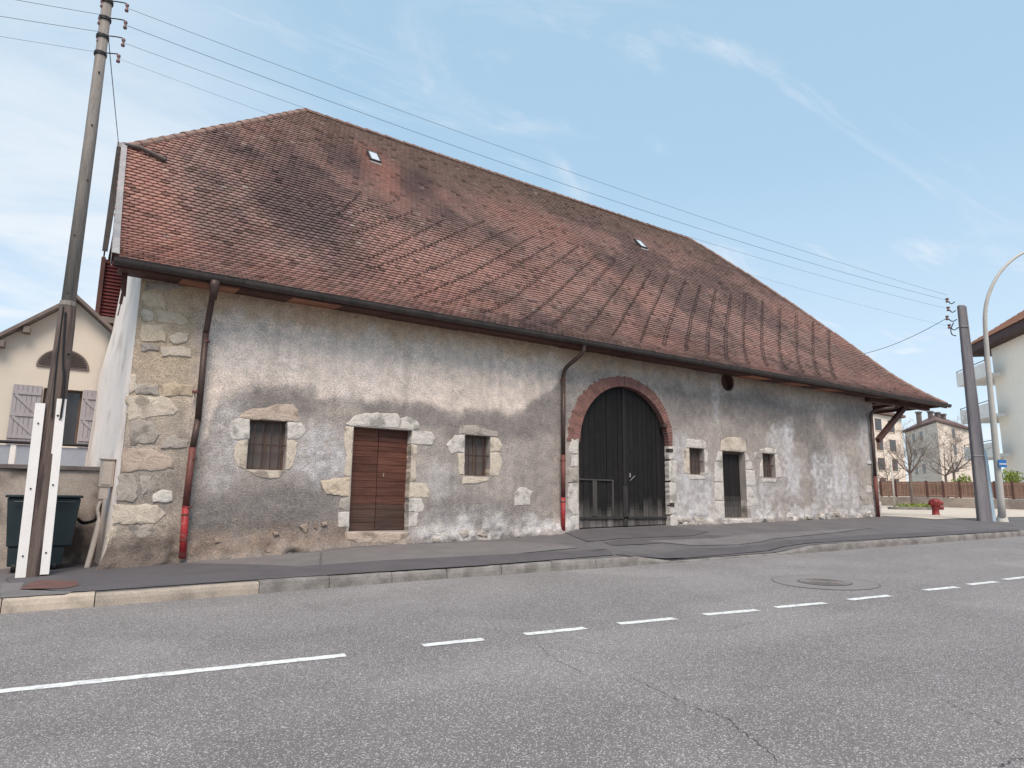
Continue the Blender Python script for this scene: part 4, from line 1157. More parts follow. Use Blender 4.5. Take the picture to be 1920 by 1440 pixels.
# ---- eaves: soffit boards, fascia, gutter, downpipes
m_gut = new_mat('dark_gutter', (0.055, 0.047, 0.046), (0.085, 0.07, 0.066), rough=0.5, metal=0.35, scale=3, fine=20, bump=0.1)
m_soffit = new_mat('soffit_board', (0.46, 0.22, 0.14), (0.25, 0.12, 0.08), rough=0.8, scale=1.1, stretch=(0.5, 4, 4), fine=12)
for k in range(25):
    a = 0.34+k*(25.9-0.34)/25; c = 0.34+(k+1)*(25.9-0.34)/25-0.006
    dzs = random.uniform(-0.012, 0.012)
    b = MB(); P = [(a, -0.60, ZE-0.13+dzs), (c, -0.60, ZE-0.13+dzs), (c, 0.05, ZE-0.06+dzs), (a, 0.05, ZE-0.06+dzs)]
    b.add(P+[(x, y, z-0.03) for x, y, z in P], [(0,3,2,1),(4,5,6,7),(0,1,5,4),(1,2,6,5),(2,3,7,6),(3,0,4,7)]); b.build('soffit_board', m_soffit if random.random() < 0.3 else m_dark_wood, roof)  # board colours paint in lit orange strips and the dark shade below the gutter
b = MB(); b.box(XV-0.03, XTIP-0.05, YE-0.005, YE+0.03, ZE-0.15, ZE-0.03); b.build('fascia_board', m_dark_wood, roof)
for k in range(14):
    x0 = XV-0.05+k*(XTIP-XV+0.05)/14; x1 = XV-0.05+(k+1)*(XTIP-XV+0.05)/14+0.012
    b = MB(); rows = []
    for X in (x0, x1):
        row = []
        for q in range(9):
            a = math.pi+math.pi*q/8; row.append((X, YE-0.085+0.085*math.cos(a), ZE-0.02+0.115*math.sin(a)))
        row = [(X, YE-0.18, ZE-0.012), (X, YE-0.172, ZE-0.008)]+row
        rows.append(row)
    b.grid(np.array(rows)); rws = np.array(rows); rws[..., 2] += 0.006; rws[..., 1] = YE-0.085+(rws[..., 1]-(YE-0.085))*0.93
    b.grid(rws[:, :, :])
    if k == 0:
        o_ = len(b.v); b.v += [tuple(p) for p in rows[0]]; b.f.append(tuple(range(o_, o_+len(rows[0])))); b.c.append(None)
    b.build('gutter', m_gut, roof, smooth_=True)
for k in range(40):
    X = 0.7+k*0.74
    b = MB(); b.beam((X, YE-0.18, ZE-0.004), (X, YE+0.0, ZE-0.004), 0.025, 0.006); b.build('gutter_bracket', m_gut, roof)
m_pipe = new_mat('brown_pipe', (0.062, 0.043, 0.038), (0.085, 0.055, 0.048), rough=0.5, scale=3, fine=20, bump=0.05, metal=0.2)
m_pipe_m = new_mat('maroon_pipe', (0.17, 0.055, 0.045), (0.12, 0.045, 0.04), rough=0.55, scale=4, fine=20, bump=0.05)
m_pipe_r = new_mat('red_pipe', (0.36, 0.032, 0.034), (0.26, 0.03, 0.032), rough=0.5, scale=5, fine=25, bump=0.08, col3=(0.3, 0.1, 0.09), scale3=7)
def wallpipe(pts_up, breaks, base_px, name_x, rad=0.052, lab=None):
    # breaks: list of (px,py) from top of the straight run to the foot
    root = MB(); pts = bez(pts_up, 6); root.tube(pts, rad, 10)
    r0 = root.build('downpipe', m_pipe, barn, smooth_=True)
    if lab: r0['label'] = lab
    prev = np.array(pts_up[-1], float)
    for (px, py), mt in breaks:
        p = onY(px, py, prev[1]); q = np.array((p[0], prev[1], p[2]))
        b = MB(); b.tube([prev+(0, 0, 0.03), q], rad*1.02 if mt is m_pipe else rad*1.08, 12); b.build('pipe_section', mt, r0, smooth_=True)
        prev = q
    return r0
def collars(r0, lst, Y, rad=0.06, mat=None):
    for (px, py) in lst:
        p = onY(px, py, Y); b = MB(); b.tube([p-(0, 0, 0.018), p+(0, 0, 0.018)], rad, 12); b.beam(p+(0, 0.03, 0), p+(0, 0.16, 0), 0.03, 0.02); b.build('pipe_collar', mat or m_pipe, r0)
p_top = onY(402, 535, YE-0.05); y1 = -0.16
q1_ = onY(395, 575, -0.42); q2_ = onY(386, 625, y1)
r0 = wallpipe([p_top+(0, 0, 0.05), p_top, q1_, q2_], [((371,790), m_pipe), ((361,842), m_pipe), ((348,952), m_pipe_m), ((342,1047), m_pipe_r)], None, 0, 0.058, 'downpipe near the left corner, brown above and red at the foot')
collars(r0, [(387,640),(367,735),(361,861),(353,951),(347,965),(344,1012)], y1, 0.068, m_pipe_m)
b = MB(); b.tube([p_top+(0, 0, 0.08), p_top-(0, 0, 0.02), onY(400, 562, YE-0.02)], [0.11, 0.09, 0.06], 10); b.build('pipe_funnel', m_pipe, r0, smooth_=True)
p_top = onY(1095, 648, YE-0.05)
r0 = wallpipe([p_top+(0, 0, 0.05), p_top, onY(1090, 664, YE+0.03), onY(1063, 688, -0.26), onY(1056.5, 704, -0.12), onY(1056.5, 720, -0.12)], [((1056,855), m_pipe), ((1056,935), m_pipe_m), ((1055.5,995), m_pipe_r)], None, 0, 0.055, 'downpipe beside the arched door, red at the foot')
collars(r0, [(1056.5,712),(1056,863),(1056,941)], -0.12, 0.066, m_pipe_m)
p_top = onY(1674, 764, YE-0.05)
r0 = wallpipe([p_top+(0, 0, 0.1), p_top, onY(1662, 766, YE+0.05), onY(1640, 770, -0.25), onY(1633.5, 778, -0.14), onY(1634, 792, -0.14)], [((1641,895), m_pipe), ((1647,969), m_pipe_m)], None, 0, 0.06, 'dark downpipe at the right corner of the barn')
collars(r0, [(1636,815),(1643,912),(1646,950)], -0.14, 0.07, m_pipe)
# timber under the long right overhang
tb = []
for Y in (-0.1, 15.1):
    pA = (BX1+0.02, Y, onX(1645, 832, BX1)[2] if Y < 5 else 4.2); zA = 4.05
    b = MB(); b.beam((BX1+0.02, Y, zA), (28.1, Y, 5.62), 0.16, 0.18); b.build('brace', m_dark_wood, roof)
    b = MB(); b.beam((BX1-0.5, Y, 5.62), (XTIP-0.5, Y, 5.62), 0.18, 0.2); b.build('eave_beam', m_dark_wood, roof)
for X in (27.2, 28.9, XTIP-0.2):
    b = MB(); b.beam((X, -0.4, 5.74), (X, 15.4, 5.74), 0.14, 0.16); b.build('cross_beam', m_dark_wood, roof)
b = MB(); b.box(BX1+0.03, XTIP-0.25, -0.58, 15.5, 5.82, 5.85); b.build('overhang_ceiling', m_under, roof)

# ---- red slatted gable cladding behind the white wall
m_slat = new_mat('red_slat', (0.13, 0.028, 0.028), (0.09, 0.022, 0.024), rough=0.75, scale=2, stretch=(1, 0.6, 6), fine=20)
def gz(Y):
    s = np.interp(Y if Y <= YR else 2*YR-Y, _py, _pz); return float(min(s, float(prof(sV)[1])))-0.25
gw = MB(); P = []
for i in range(30):
    Y = 6.45+(15.5-6.45)*i/29; P.append([(0.80, Y, 0.2), (0.80, Y, 3.0), (0.80, Y, gz(Y))])
gw.grid(np.array(P)); gw.build('rear_gable_wall', m_white, barn)
# red slatted screen standing out from the gable, facing the street
YS = 10.0
zs0 = float(onY(170, 738, YS)[2]); zs1 = 9.0
clad = MB(); clad.box(0.16, 0.80, YS+0.04, YS+0.08, zs0, zs1)
clad_o = clad.build('slatted_screen', new_mat('slat_backing', (0.045, 0.016, 0.017), rough=0.9), barn)
Z = zs0+0.02
while Z < zs1-0.12:
    b = MB(); b.add([(0.18, YS-0.03, Z), (0.79, YS-0.03, Z), (0.79, YS+0.02, Z+0.10), (0.18, YS+0.02, Z+0.10), (0.18, YS, Z), (0.79, YS, Z), (0.79, YS+0.039, Z+0.10), (0.18, YS+0.039, Z+0.10)], [(0,1,2,3),(7,6,5,4),(0,4,5,1),(1,5,6,2),(2,6,7,3),(3,7,4,0)]); b.build('slat', m_slat, clad_o); Z += 0.112
for y_ in (600, 692):
    Zb = float(onY(195, y_, YS-0.1)[2]); b = MB(); b.box(0.10, 0.78, YS-0.22, YS-0.035, Zb-0.09, Zb+0.09); b.build('screen_beam', new_mat('weathered_beam', (0.26, 0.21, 0.20), (0.18, 0.145, 0.135), rough=0.85), clad_o)
b = MB(); b.box(0.12, 0.24, YS-0.16, YS-0.032, zs0-0.1, zs1); b.build('screen_post', m_dark_wood, clad_o)
# splintered board hanging from the verge
b = MB(); 
pk = [onY(233, 512, -0.2), onY(231, 545, -0.2), onY(226, 570, -0.2), onY(221, 592, -0.2)]
b.beam(pk[0], pk[1], 0.07, 0.03, (0, 1, 0)); b.beam(pk[1], pk[2], 0.05, 0.025, (0, 1, 0)); b.beam(pk[2], pk[3], 0.02, 0.015, (0, 1, 0)); b.beam(onY(238, 512, -0.2), onY(234, 556, -0.2), 0.03, 0.02, (0, 1, 0))
b.build('broken_board', m_dark_wood, barn)

# ================================================================== LEFT SIDE
m_polewood = new_mat('weathered_pole', (0.27, 0.24, 0.22), (0.2, 0.18, 0.165), rough=0.85, scale=3, stretch=(6, 6, 0.4), fine=14)
m_poledark = new_mat('creosoted_pole', (0.105, 0.075, 0.066), (0.15, 0.115, 0.1), rough=0.8, scale=2.5, stretch=(8, 8, 0.5), fine=14, col3=(0.055, 0.04, 0.038), scale3=1.6)
m_whiteboard = new_mat('white_guard', (0.82, 0.79, 0.76), (0.78, 0.74, 0.71), rough=0.5, scale=1.5, fine=30, fine_amt=0.05, bump=0.03)
m_rubber = new_mat('black_cable', (0.02, 0.02, 0.022), rough=0.6)
m_insul = new_mat('brown_insulator', (0.22, 0.13, 0.125), (0.16, 0.09, 0.09), rough=0.35)
m_wire = new_mat('wire_metal', (0.08, 0.08, 0.085), rough=0.6, metal=0.4)
pb = hit_terr(62, 1082); PXL, PYL = float(pb[0]), float(pb[1]); pz = float(pb[2])
pole = thing('utility_pole', (PXL, PYL, pz), 'tall weathered wooden pole with dark foot and white guards left of the barn', 'utility pole')
def pole_z(px, py): return float(onY(px, py, PYL)[2])
zj = pole_z(127, 568); z_top = pole_z(208, -30)
b = MB(); b.tube([(PXL, PYL, pz-0.2), (PXL, PYL, pz+0.6), (PXL+0.005, PYL, zj-0.4), (PXL, PYL, zj)], [0.185, 0.175, 0.135, 0.12], 9); b.build('pole_foot', m_poledark, pole)
b = MB(); b.tube([(PXL, PYL, zj-0.1), (PXL+0.01, PYL, (zj+z_top)/2), (PXL, PYL, z_top)], [0.108, 0.096, 0.082], 12); b.build('pole_shaft', m_polewood, pole, smooth_=True)
b = MB(); b.tube([(PXL, PYL, zj-0.06), (PXL, PYL, zj+0.02)], 0.128, 9); b.build('pole_band', m_polewood, pole)
def guard(top, bot, dirx):
    a = onY(*top, PYL-0.14); c = onY(*bot, PYL-0.14); c[2] = max(c[2], pz+0.01)
    b = MB(); b.beam(c, a, 0.135, 0.02, (0, 1, 0)); b.beam(c+np.array((dirx*0.06, 0.06, 0)), a+np.array((dirx*0.06, 0.06, 0)), 0.02, 0.10, (0, 1, 0))
    go = b.build('cable_guard', m_whiteboard, pole)
    for f in (0.12, 0.5, 0.88):
        p = c+(a-c)*f+np.array((0, -0.012, 0)); bb = MB(); bb.tube([p, p-np.array((0, 0.012, 0))], 0.014, 6); bb.build('bolt', m_rubber, go)
guard((76, 756), (38, 1083), -1); guard((116, 748), (82, 1077), 1)
for k in range(9):
    z = pz+0.5+k*1.05; a = random.uniform(-2.4, -0.7); rr_ = 0.16 if z < zj else 0.10
    b = MB(); b.tube([(PXL+rr_*0.9*math.cos(a), PYL+rr_*0.9*math.sin(a), z), (PXL+(rr_+0.012)*math.cos(a), PYL+(rr_+0.012)*math.sin(a), z)], 0.016, 6); b.build('bolt', m_rubber, pole)
b = MB(); b.tube(bez([(PXL-0.02, PYL-0.13, zj-0.2), (PXL+0.03, PYL-0.15, zj-1.0), (PXL+0.10, PYL-0.17, zj-1.5), (PXL+0.10, PYL-0.17, zj-2.0)], 8), 0.018, 6); b.tube(bez([(PXL-0.06, PYL-0.12, zj-0.1), (PXL-0.05, PYL-0.15, zj-1.2), (PXL-0.02, PYL-0.17, zj-2.0)], 8), 0.012, 6); b.build('riser_cable', m_rubber, pole)
def insulator(c, parent, r=0.034):
    b = MB(); b.lathe([(0.012, -0.08), (r*0.9, -0.075), (r, -0.04), (r*0.55, -0.015), (r*0.55, 0.015), (r, 0.04), (r*0.9, 0.075), (0.012, 0.08)], c, 10); b.build('insulator', m_insul, parent, smooth_=True)
WL = []
for (px, py) in ((238, 15), (235, 47), (231, 80), (222, 110)):
    c = onY(px, py, PYL-0.05); c[1] = PYL-0.05
    b = MB(); b.tube(bez([(PXL+0.06, PYL-0.05, c[2]+0.03), (PXL+0.2, PYL-0.05, c[2]+0.07), (c[0]-0.02, PYL-0.05, c[2]+0.09)], 5), 0.012, 6); b.tube([(c[0]-0.02, PYL-0.05, c[2]+0.09), (c[0], PYL-0.05, c[2]-0.06)], 0.009, 5); b.build('insulator_arm', m_rubber, pole)
    insulator(c, pole); WL.append(c)
    b = MB(); b.tube([(PXL, PYL, c[2]-0.03), (PXL, PYL, c[2]+0.03)], 0.106, 12); b.build('pole_clamp', m_rubber, pole)
for (px, py) in ((195, 8), (190, 40), (188, 73)):
    c = onY(px, py, PYL-0.03); b = MB(); b.tube([(PXL, PYL, c[2]), (c[0]-0.02, PYL-0.03, c[2])], 0.012, 6); b.build('bracket', m_rubber, pole); insulator(c+np.array((-0.03, 0, 0)), pole, 0.03)

# ---- low wall, bin, cabinet, terrace and house
m_lowwall = new_mat('stained_wall', (0.42, 0.36, 0.31), (0.30, 0.255, 0.225), rough=0.95, scale=1.2, fine=30, fine_amt=0.25, bump=0.5, col3=(0.12, 0.095, 0.085), scale3=0.9)
m_coping = new_mat('coping_stone', (0.17, 0.145, 0.135), (0.12, 0.105, 0.1), rough=0.9, scale=4, fine=40)
YW = 1.5
zt = float(onY(60, 880, YW)[2])
lw = thing('low_wall', (-2.5, YW, float(wb(-2.5))), 'low stained rendered wall with dark coping behind the bins', 'wall')
xw1 = float(onY(186, 900, YW)[0])+0.12
b = MB(); b.box(-9, xw1, YW, YW+0.3, -0.6, zt); b.build('wall_body', m_lowwall, lw)
x = -9.0
while x < xw1-0.1:
    x2 = min(x+1.1, xw1); b = MB(); b.box(x, x2-0.006, YW-0.05, YW+0.36, zt+0.002, zt+0.085); b.build('coping_slab', m_coping, lw, bevel=0.008); x = x2
# bin
m_bin = new_mat('dark_teal_plastic', (0.013, 0.024, 0.029), (0.018, 0.031, 0.036), rough=0.45, scale=2, fine=30, fine_amt=0.1, bump=0.05, spec=0.5)
YB = 0.35
pL = onY(6, 990, YB); pR = onY(146, 990, YB); bx0, bx1 = float(pL[0]), float(pR[0]); bzt = float(onY(80, 928, YB)[2]); bzb = float(wb(-0.7))+0.02
bin_ = thing('waste_container', ((bx0+bx1)/2, YB+0.4, bzb), 'dark teal wheeled waste container behind the wooden pole', 'waste container')
def taper(b, x0, x1, y0, y1, z0, z1, dx_, dy_):
    b.add([(x0+dx_,y0+dy_,z0),(x1-dx_,y0+dy_,z0),(x1-dx_,y1-dy_,z0),(x0+dx_,y1-dy_,z0),(x0,y0,z1),(x1,y0,z1),(x1,y1,z1),(x0,y1,z1)], [(0,3,2,1),(4,5,6,7),(0,1,5,4),(1,2,6,5),(2,3,7,6),(3,0,4,7)])
zm = bzb+0.16+(bzt-bzb)*0.12
b = MB(); taper(b, bx0, bx1, YB, YB+0.85, zm+0.10, bzt-0.05, 0.07, 0.05); b.build('bin_body', m_bin, bin_, bevel=0.02)
b = MB(); taper(b, bx0+0.09, bx1-0.16, YB+0.07, YB+0.76, bzb+0.09, zm+0.10, 0.02, 0.02); b.build('bin_base', m_bin, bin_, bevel=0.015)
b = MB(); b.box(bx0-0.03, bx1+0.03, YB-0.04, YB+0.9, bzt-0.05, bzt); b.build('bin_lid', m_bin, bin_, bevel=0.015)
b = MB(); b.tube([(bx0+0.1, YB-0.05, bzt-0.12), (bx1-0.1, YB-0.05, bzt-0.12)], 0.015, 8); b.build('bin_handle', m_bin, bin_)
for X in (bx0+0.2, bx1-0.28):
    for Y in (YB+0.14, YB+0.7):
        b = MB(); b.tube([(X-0.03, Y, bzb+0.075), (X+0.03, Y, bzb+0.075)], 0.08, 14); b.build('wheel', m_rubber, bin_)
# electricity cabinet on the corner
m_cab = new_mat('beige_cabinet', (0.47, 0.41, 0.36), (0.40, 0.35, 0.31), rough=0.55, scale=5, fine=30, fine_amt=0.08, bump=0.05)
YC = 0.42
c = onY(199, 862, YC); c2 = onY(199, 936, YC); cx0 = float(onY(187, 890, YC)[0]); cx1 = float(onY(214, 890, YC)[0]); zc0, zc1 = float(c2[2]), float(c[2])
cab = thing('electric_cabinet', ((cx0+cx1)/2, YC, zc0), 'beige electricity cabinet fixed to the white side wall by the corner', 'cabinet')
b = MB(); b.box(cx0, cx1, YC, YC+0.28, zc0+0.22, zc1); b.build('cabinet_body', m_cab, cab, bevel=0.01)
b = MB(); b.box(cx0+0.03, cx1-0.03, YC-0.015, YC-0.001, zc0+0.26, zc1-0.04); b.build('cabinet_door', m_cab, cab, bevel=0.006)
b = MB(); b.box(cx0-0.02, cx1+0.02, YC-0.03, YC+0.3, zc1+0.002, zc1+0.03); b.build('cabinet_top', m_cab, cab, bevel=0.005)
b = MB(); b.box(cx0+0.02, cx1-0.06, YC+0.02, YC+0.22, zc0, zc0+0.219); b.build('meter_box', m_cab, cab, bevel=0.008)
zg = float(wb(0.3))
b = MB(); b.tube(bez([(cx0+0.08, YC+0.08, zc0+0.02), (cx0+0.03, YC+0.06, zc0-0.18), (cx0+0.07, YC+0.05, zc0-0.4), (cx0+0.03, YC+0.02, zc0-0.75), (cx0-0.04, YC-0.05, zg-0.02)], 8), [0.03]*16+[0.045]*17, 8); b.build('conduit', m_cab, cab, smooth_=True)
hs_ = MB(); hs_.tube(bez([onY(146, 973, 1.2), onY(155, 980, 0.9), onY(168, 979, 0.7), onY(180, 973, 0.6), onY(186, 955, 0.55), onY(188, 944, 0.5)], 8), 0.03, 8)
tag(hs_.build('hose', m_rubber, None), 'black hose looped between the bin and the electricity cabinet', 'hose')
# terrace parapet
m_blue = new_mat('pale_blue_panel', (0.34, 0.36, 0.41), (0.30, 0.32, 0.37), rough=0.6, scale=2, fine=20, fine_amt=0.08, bump=0.05)
YT = 4.6
tr = thing('terrace_railing', (-2.0, YT, 1.0), 'black handrail over pale blue parapet panels in front of the house', 'railing')
zA = float(onY(90, 870, YT)[2]); zB = float(onY(90, 838, YT)[2])
for (a, c) in ((-140, 18), (30, 92), (94, 163)):
    x0 = float(onY(a, 850, YT)[0]); x1 = float(onY(c, 850, YT)[0])
    b = MB(); b.box(x0, x1-0.01, YT, YT+0.05, zA-0.6, zB); b.build('parapet_panel', m_blue, tr)
x0 = float(onY(18, 850, YT)[0]); x1 = float(onY(30, 850, YT)[0]); b = MB(); b.box(x0, x1-0.012, YT-0.02, YT+0.06, zA-0.6, zB+0.02); b.build('parapet_post', m_whiteboard, tr)
zh = float(onY(90, 832, YT)[2]); b = MB(); b.tube([(float(onY(-200, 832, YT)[0]), YT-0.03, zh), (float(onY(166, 832, YT)[0]), YT-0.03, zh)], 0.035, 8); b.build('handrail', m_rubber, tr)
b = MB(); b.box(float(onY(-200, 832, YT)[0]), float(onY(163, 832, YT)[0]), YT+0.055, YT+2.0, -0.3, zA-0.4); b.build('terrace_slab', m_lowwall, tr)
# house
YH = 6.6
m_house = new_mat('cream_render', (0.64, 0.575, 0.50), (0.60, 0.54, 0.465), rough=0.92, scale=1.2, fine=45, fine_amt=0.08, bump=0.25)
m_shut = new_mat('lilac_shutter', (0.36, 0.335, 0.355), (0.32, 0.295, 0.315), rough=0.6, scale=3, stretch=(5, 1, 0.6), fine=20, fine_amt=0.1, bump=0.1)
m_brownt = new_mat('brown_eave', (0.2, 0.16, 0.15), (0.15, 0.12, 0.11), rough=0.7, scale=4)
apx = onY(143, 566, YH); hx = float(apx[0]); hz = float(apx[2]); eL = onY(-60, 668, YH); slope_h = (hz-float(eL[2]))/(hx-float(eL[0]))
house = thing('house', (hx, YH, 0.8), 'cream house with a gable, half-round louvre and lilac shutters at the left edge', 'house')
xl_, xr_ = -5.6, 1.6+hx
def hroof(x): return hz-slope_h*abs(x-hx)
W_x0, W_x1 = float(onY(76, 780, YH)[0]), float(onY(150, 780, YH)[0]); W_z0, W_z1 = float(onY(110, 836, YH)[2]), float(onY(110, 729, YH)[2])
L_c = onY(118, 692, YH); L_r = float(onY(166, 692, YH)[0]-onY(70, 692, YH)[0])/2; L_cx = float(onY(118, 690, YH)[0]); L_z = float(onY(118, 690, YH)[2])
b = MB()
# front face built as strips so that the window is a real opening
for (a, c, z0_, z1_) in ((xl_, W_x0, 0.2, None), (W_x0, W_x1, 0.2, W_z0), (W_x0, W_x1, W_z1, None), (W_x1, xr_, 0.2, None)):
    n = 10
    for k in range(n):
        xa = a+(c-a)*k/n; xb = a+(c-a)*(k+1)/n
        za = hroof(xa) if z1_ is None else z1_; zb_ = hroof(xb) if z1_ is None else z1_
        b.add([(xa, YH, z0_), (xb, YH, z0_), (xb, YH, zb_), (xa, YH, za)], [(0, 1, 2, 3)])
for (a, c, d, e_) in ((W_x0, W_x0, W_z0, W_z1), (W_x1, W_x1, W_z0, W_z1)):
    b.add([(a, YH, d), (a, YH+0.25, d), (a, YH+0.25, e_), (a, YH, e_)], [(0, 1, 2, 3)])
b.add([(W_x0, YH, W_z1), (W_x1, YH, W_z1), (W_x1, YH+0.25, W_z1), (W_x0, YH+0.25, W_z1)], [(0, 1, 2, 3)]); b.add([(W_x0, YH, W_z0), (W_x1, YH, W_z0), (W_x1, YH+0.25, W_z0), (W_x0, YH+0.25, W_z0)], [(3, 2, 1, 0)])
b.box(xl_, xl_+0.05, YH+0.01, YH+8, 0.2, hroof(xl_)); b.box(xr_-0.05, xr_, YH+0.01, YH+8, 0.2, hroof(xr_))
b.build('house_wall', m_house, house)
hr = MB()
for s_ in (-1, 1):
    xe = hx+s_*((hx-xl_)+0.5 if s_ < 0 else (xr_-hx)+0.2); P = []
    for (y) in (YH-0.35, YH+8.3):
        P += [(hx, y, hz+0.12), (xe, y, hroof(xe)+0.12), (xe, y, hroof(xe)+0.02), (hx, y, hz+0.02)]
    hr.add(P, [(0,1,2,3),(7,6,5,4),(0,4,5,1),(2,6,7,3),(1,5,6,2)])
hro = hr.build('house_roof', m_brownt, house)
for px, py in ((51, 622), (3, 648)):
    p = onY(px, py, YH); b = MB(); b.box(p[0]-0.07, p[0]+0.07, YH-0.3, YH+0.0, p[2]-0.07, p[2]+0.09); b.build('purlin_end', m_brownt, hro)
# half-round louvre
lv = MB(); n_ = 20
vs_ = [(L_cx+L_r*math.cos(a), YH-0.012, L_z+L_r*0.86*math.sin(a)) for a in np.linspace(0, math.pi, n_)]
lv.add(vs_, [tuple(range(n_))]); lvo = lv.build('louvre', new_mat('louvre_dark', (0.04, 0.032, 0.032), rough=0.9), house)
b = MB(); b.tube([(L_cx+L_r*math.cos(a), YH-0.02, L_z+L_r*0.86*math.sin(a)) for a in np.linspace(0, math.pi, n_)], 0.03, 6); b.tube([(L_cx-L_r, YH-0.02, L_z), (L_cx+L_r, YH-0.02, L_z)], 0.025, 6); b.build('louvre_frame', m_brownt, lvo)
for k in range(9):
    z = L_z+0.03+k*L_r*0.86/9.5; hw = L_r*math.sqrt(max(0, 1-((z+0.03-L_z)/(L_r*0.86))**2))-0.03
    if hw < 0.05: continue
    b = MB(); b.add([(L_cx-hw, YH-0.05, z), (L_cx+hw, YH-0.05, z), (L_cx+hw, YH-0.014, z+0.05), (L_cx-hw, YH-0.014, z+0.05)], [(0, 1, 2, 3)]); b.add([(L_cx-hw, YH-0.05, z-0.01), (L_cx+hw, YH-0.05, z-0.01), (L_cx+hw, YH-0.014, z+0.04), (L_cx-hw, YH-0.014, z+0.04)], [(3, 2, 1, 0)]); b.build('louvre_slat', new_mat('louvre_slat', (0.10, 0.082, 0.078), rough=0.8), lvo)
wf = MB(); t_ = 0.06; xm = (W_x0+W_x1)/2
for (a, c, d, e_) in ((W_x0, W_x0+t_, W_z0, W_z1), (W_x1-t_, W_x1, W_z0, W_z1), (W_x0+t_, W_x1-t_, W_z1-t_, W_z1), (W_x0+t_, W_x1-t_, W_z0, W_z0+t_), (xm-0.04, xm+0.04, W_z0+t_, W_z1-t_)):
    wf.box(a, c, YH+0.17, YH+0.22, d, e_)
wfo = wf.build('house_window', m_frame, house)
for (a, c) in ((W_x0+t_, xm-0.04), (xm+0.04, W_x1-t_)):
    b = MB(); b.box(a, c, YH+0.19, YH+0.2, W_z0+t_, W_z1-t_); b.build('pane', glass_mat('house_glass', (0.03, 0.028, 0.03), 0.02), wfo)
b = MB(); b.box(W_x0-0.05, W_x1+0.05, YH-0.06, YH+0.2, W_z0-0.07, W_z0-0.003); b.build('window_sill', m_house, house)
def shutter(xa, xb):
    sh = MB(); n = 6
    sh.box(xa, xb, YH-0.045, YH-0.03, W_z0-0.02, W_z1+0.02); so = sh.build('shutter', m_shut, house)
    for k in range(n):
        b = MB(); b.box(xa+(xb-xa)*k/n+0.004, xa+(xb-xa)*(k+1)/n-0.004, YH-0.07, YH-0.046, W_z0-0.02, W_z1+0.02); b.build('shutter_board', m_shut, so)
    zz = (W_z0+0.18, (W_z0+W_z1)/2, W_z1-0.18)
    for z in zz:
        b = MB(); b.box(xa+0.01, xb-0.01, YH-0.095, YH-0.071, z-0.04, z+0.04); b.build('shutter_ledge', m_shut, so)
    for (za, zb_) in ((zz[0]+0.05, zz[1]-0.05), (zz[1]+0.05, zz[2]-0.05)):
        b = MB(); b.beam((xa+0.05, YH-0.083, zb_), (xb-0.05, YH-0.083, za), 0.02, 0.07, (0, 1, 0)) if False else b.beam((xa+0.06, YH-0.083, zb_), (xb-0.06, YH-0.083, za), 0.07, 0.022, (0, 1, 0)); b.build('shutter_brace', m_shut, so)
shutter(float(onY(18, 780, YH)[0]), W_x0-0.03); shutter(W_x1+0.01, W_x1+0.01+(W_x0-0.03-float(onY(18, 780, YH)[0])))
# aerial behind the house
ap = onY(177, 590, 11.0); an = thing('roof_aerial', (ap[0], 11.0, ap[2]-0.6), 'thin metal aerial peeking between the house roof and the barn', 'aerial')
b = MB(); b.tube([(ap[0]+0.1, 11, ap[2]-1.2), (ap[0]+0.1, 11, ap[2]+0.12)], 0.02, 6); b.build('mast', m_wire, an)
b = MB()
for k in range(4): b.tube([(ap[0]-0.28+k*0.06, 11, ap[2]-0.12+k*0.06), (ap[0]+0.18, 11, ap[2]-0.08+k*0.07)], 0.01, 4)
b.build('aerial_rods', m_wire, an)

# ================================================================== RIGHT SIDE
m_conc = new_mat('pole_concrete', (0.22, 0.205, 0.215), (0.17, 0.16, 0.17), rough=0.9, scale=2, stretch=(3, 3, 0.5), fine=30)
m_lamp = new_mat('lamp_post_paint', (0.55, 0.52, 0.47), (0.48, 0.46, 0.43), rough=0.45, scale=2, fine=20, fine_amt=0.08, bump=0.05)
m_bluegrey = new_mat('blue_grey_cover', (0.36, 0.46, 0.54), (0.30, 0.40, 0.48), rough=0.5, scale=2, fine=20, fine_amt=0.08, bump=0.05)
pr = hit_terr(1845, 977); UR = float((pr-EYE) @ _fw)
cp = thing('concrete_pole', pr, 'tapering dark concrete power pole on the pavement beyond the barn', 'utility pole')
vdir = np.array([_r0[0], _r0[1], 0]); fdir = np.array([math.sin(YAW), math.cos(YAW), 0])
zt_ = float(at_depth(1797, 551, UR)[2])
def frust(b, c, z0, z1, w0, w1, d0, d1, ox=0.0):
    V = []
    for z, ww, dd in ((z0, w0, d0), (z1, w1, d1)):
        for (i, j) in ((-1,-1),(1,-1),(1,1),(-1,1)):
            p = c+vdir*(ox+i*ww/2)+fdir*(j*dd/2); V.append((p[0], p[1], z))
    b.add(V, [(0,3,2,1),(4,5,6,7),(0,1,5,4),(1,2,6,5),(2,3,7,6),(3,0,4,7)])
sc_ = UR/F_PX
b = MB(); frust(b, pr, pr[2]-0.1, zt_, 22*sc_, 13*sc_, 0.22, 0.16); b.build('pole_shaft', m_conc, cp, bevel=0.03)
b = MB(); frust(b, pr, pr[2]-0.1, zt_-0.05, 3*sc_, 2*sc_, 0.18, 0.12, 0.0); 
for v in range(len(b.v)):
    t = (b.v[v][2]-pr[2])/(zt_-pr[2]); o_ = vdir*((11+1.6)*sc_*(1-t)+(6.5+1.1)*sc_*t); b.v[v] = (b.v[v][0]+o_[0], b.v[v][1]+o_[1], b.v[v][2])
b.build('pole_rib', m_conc, cp)
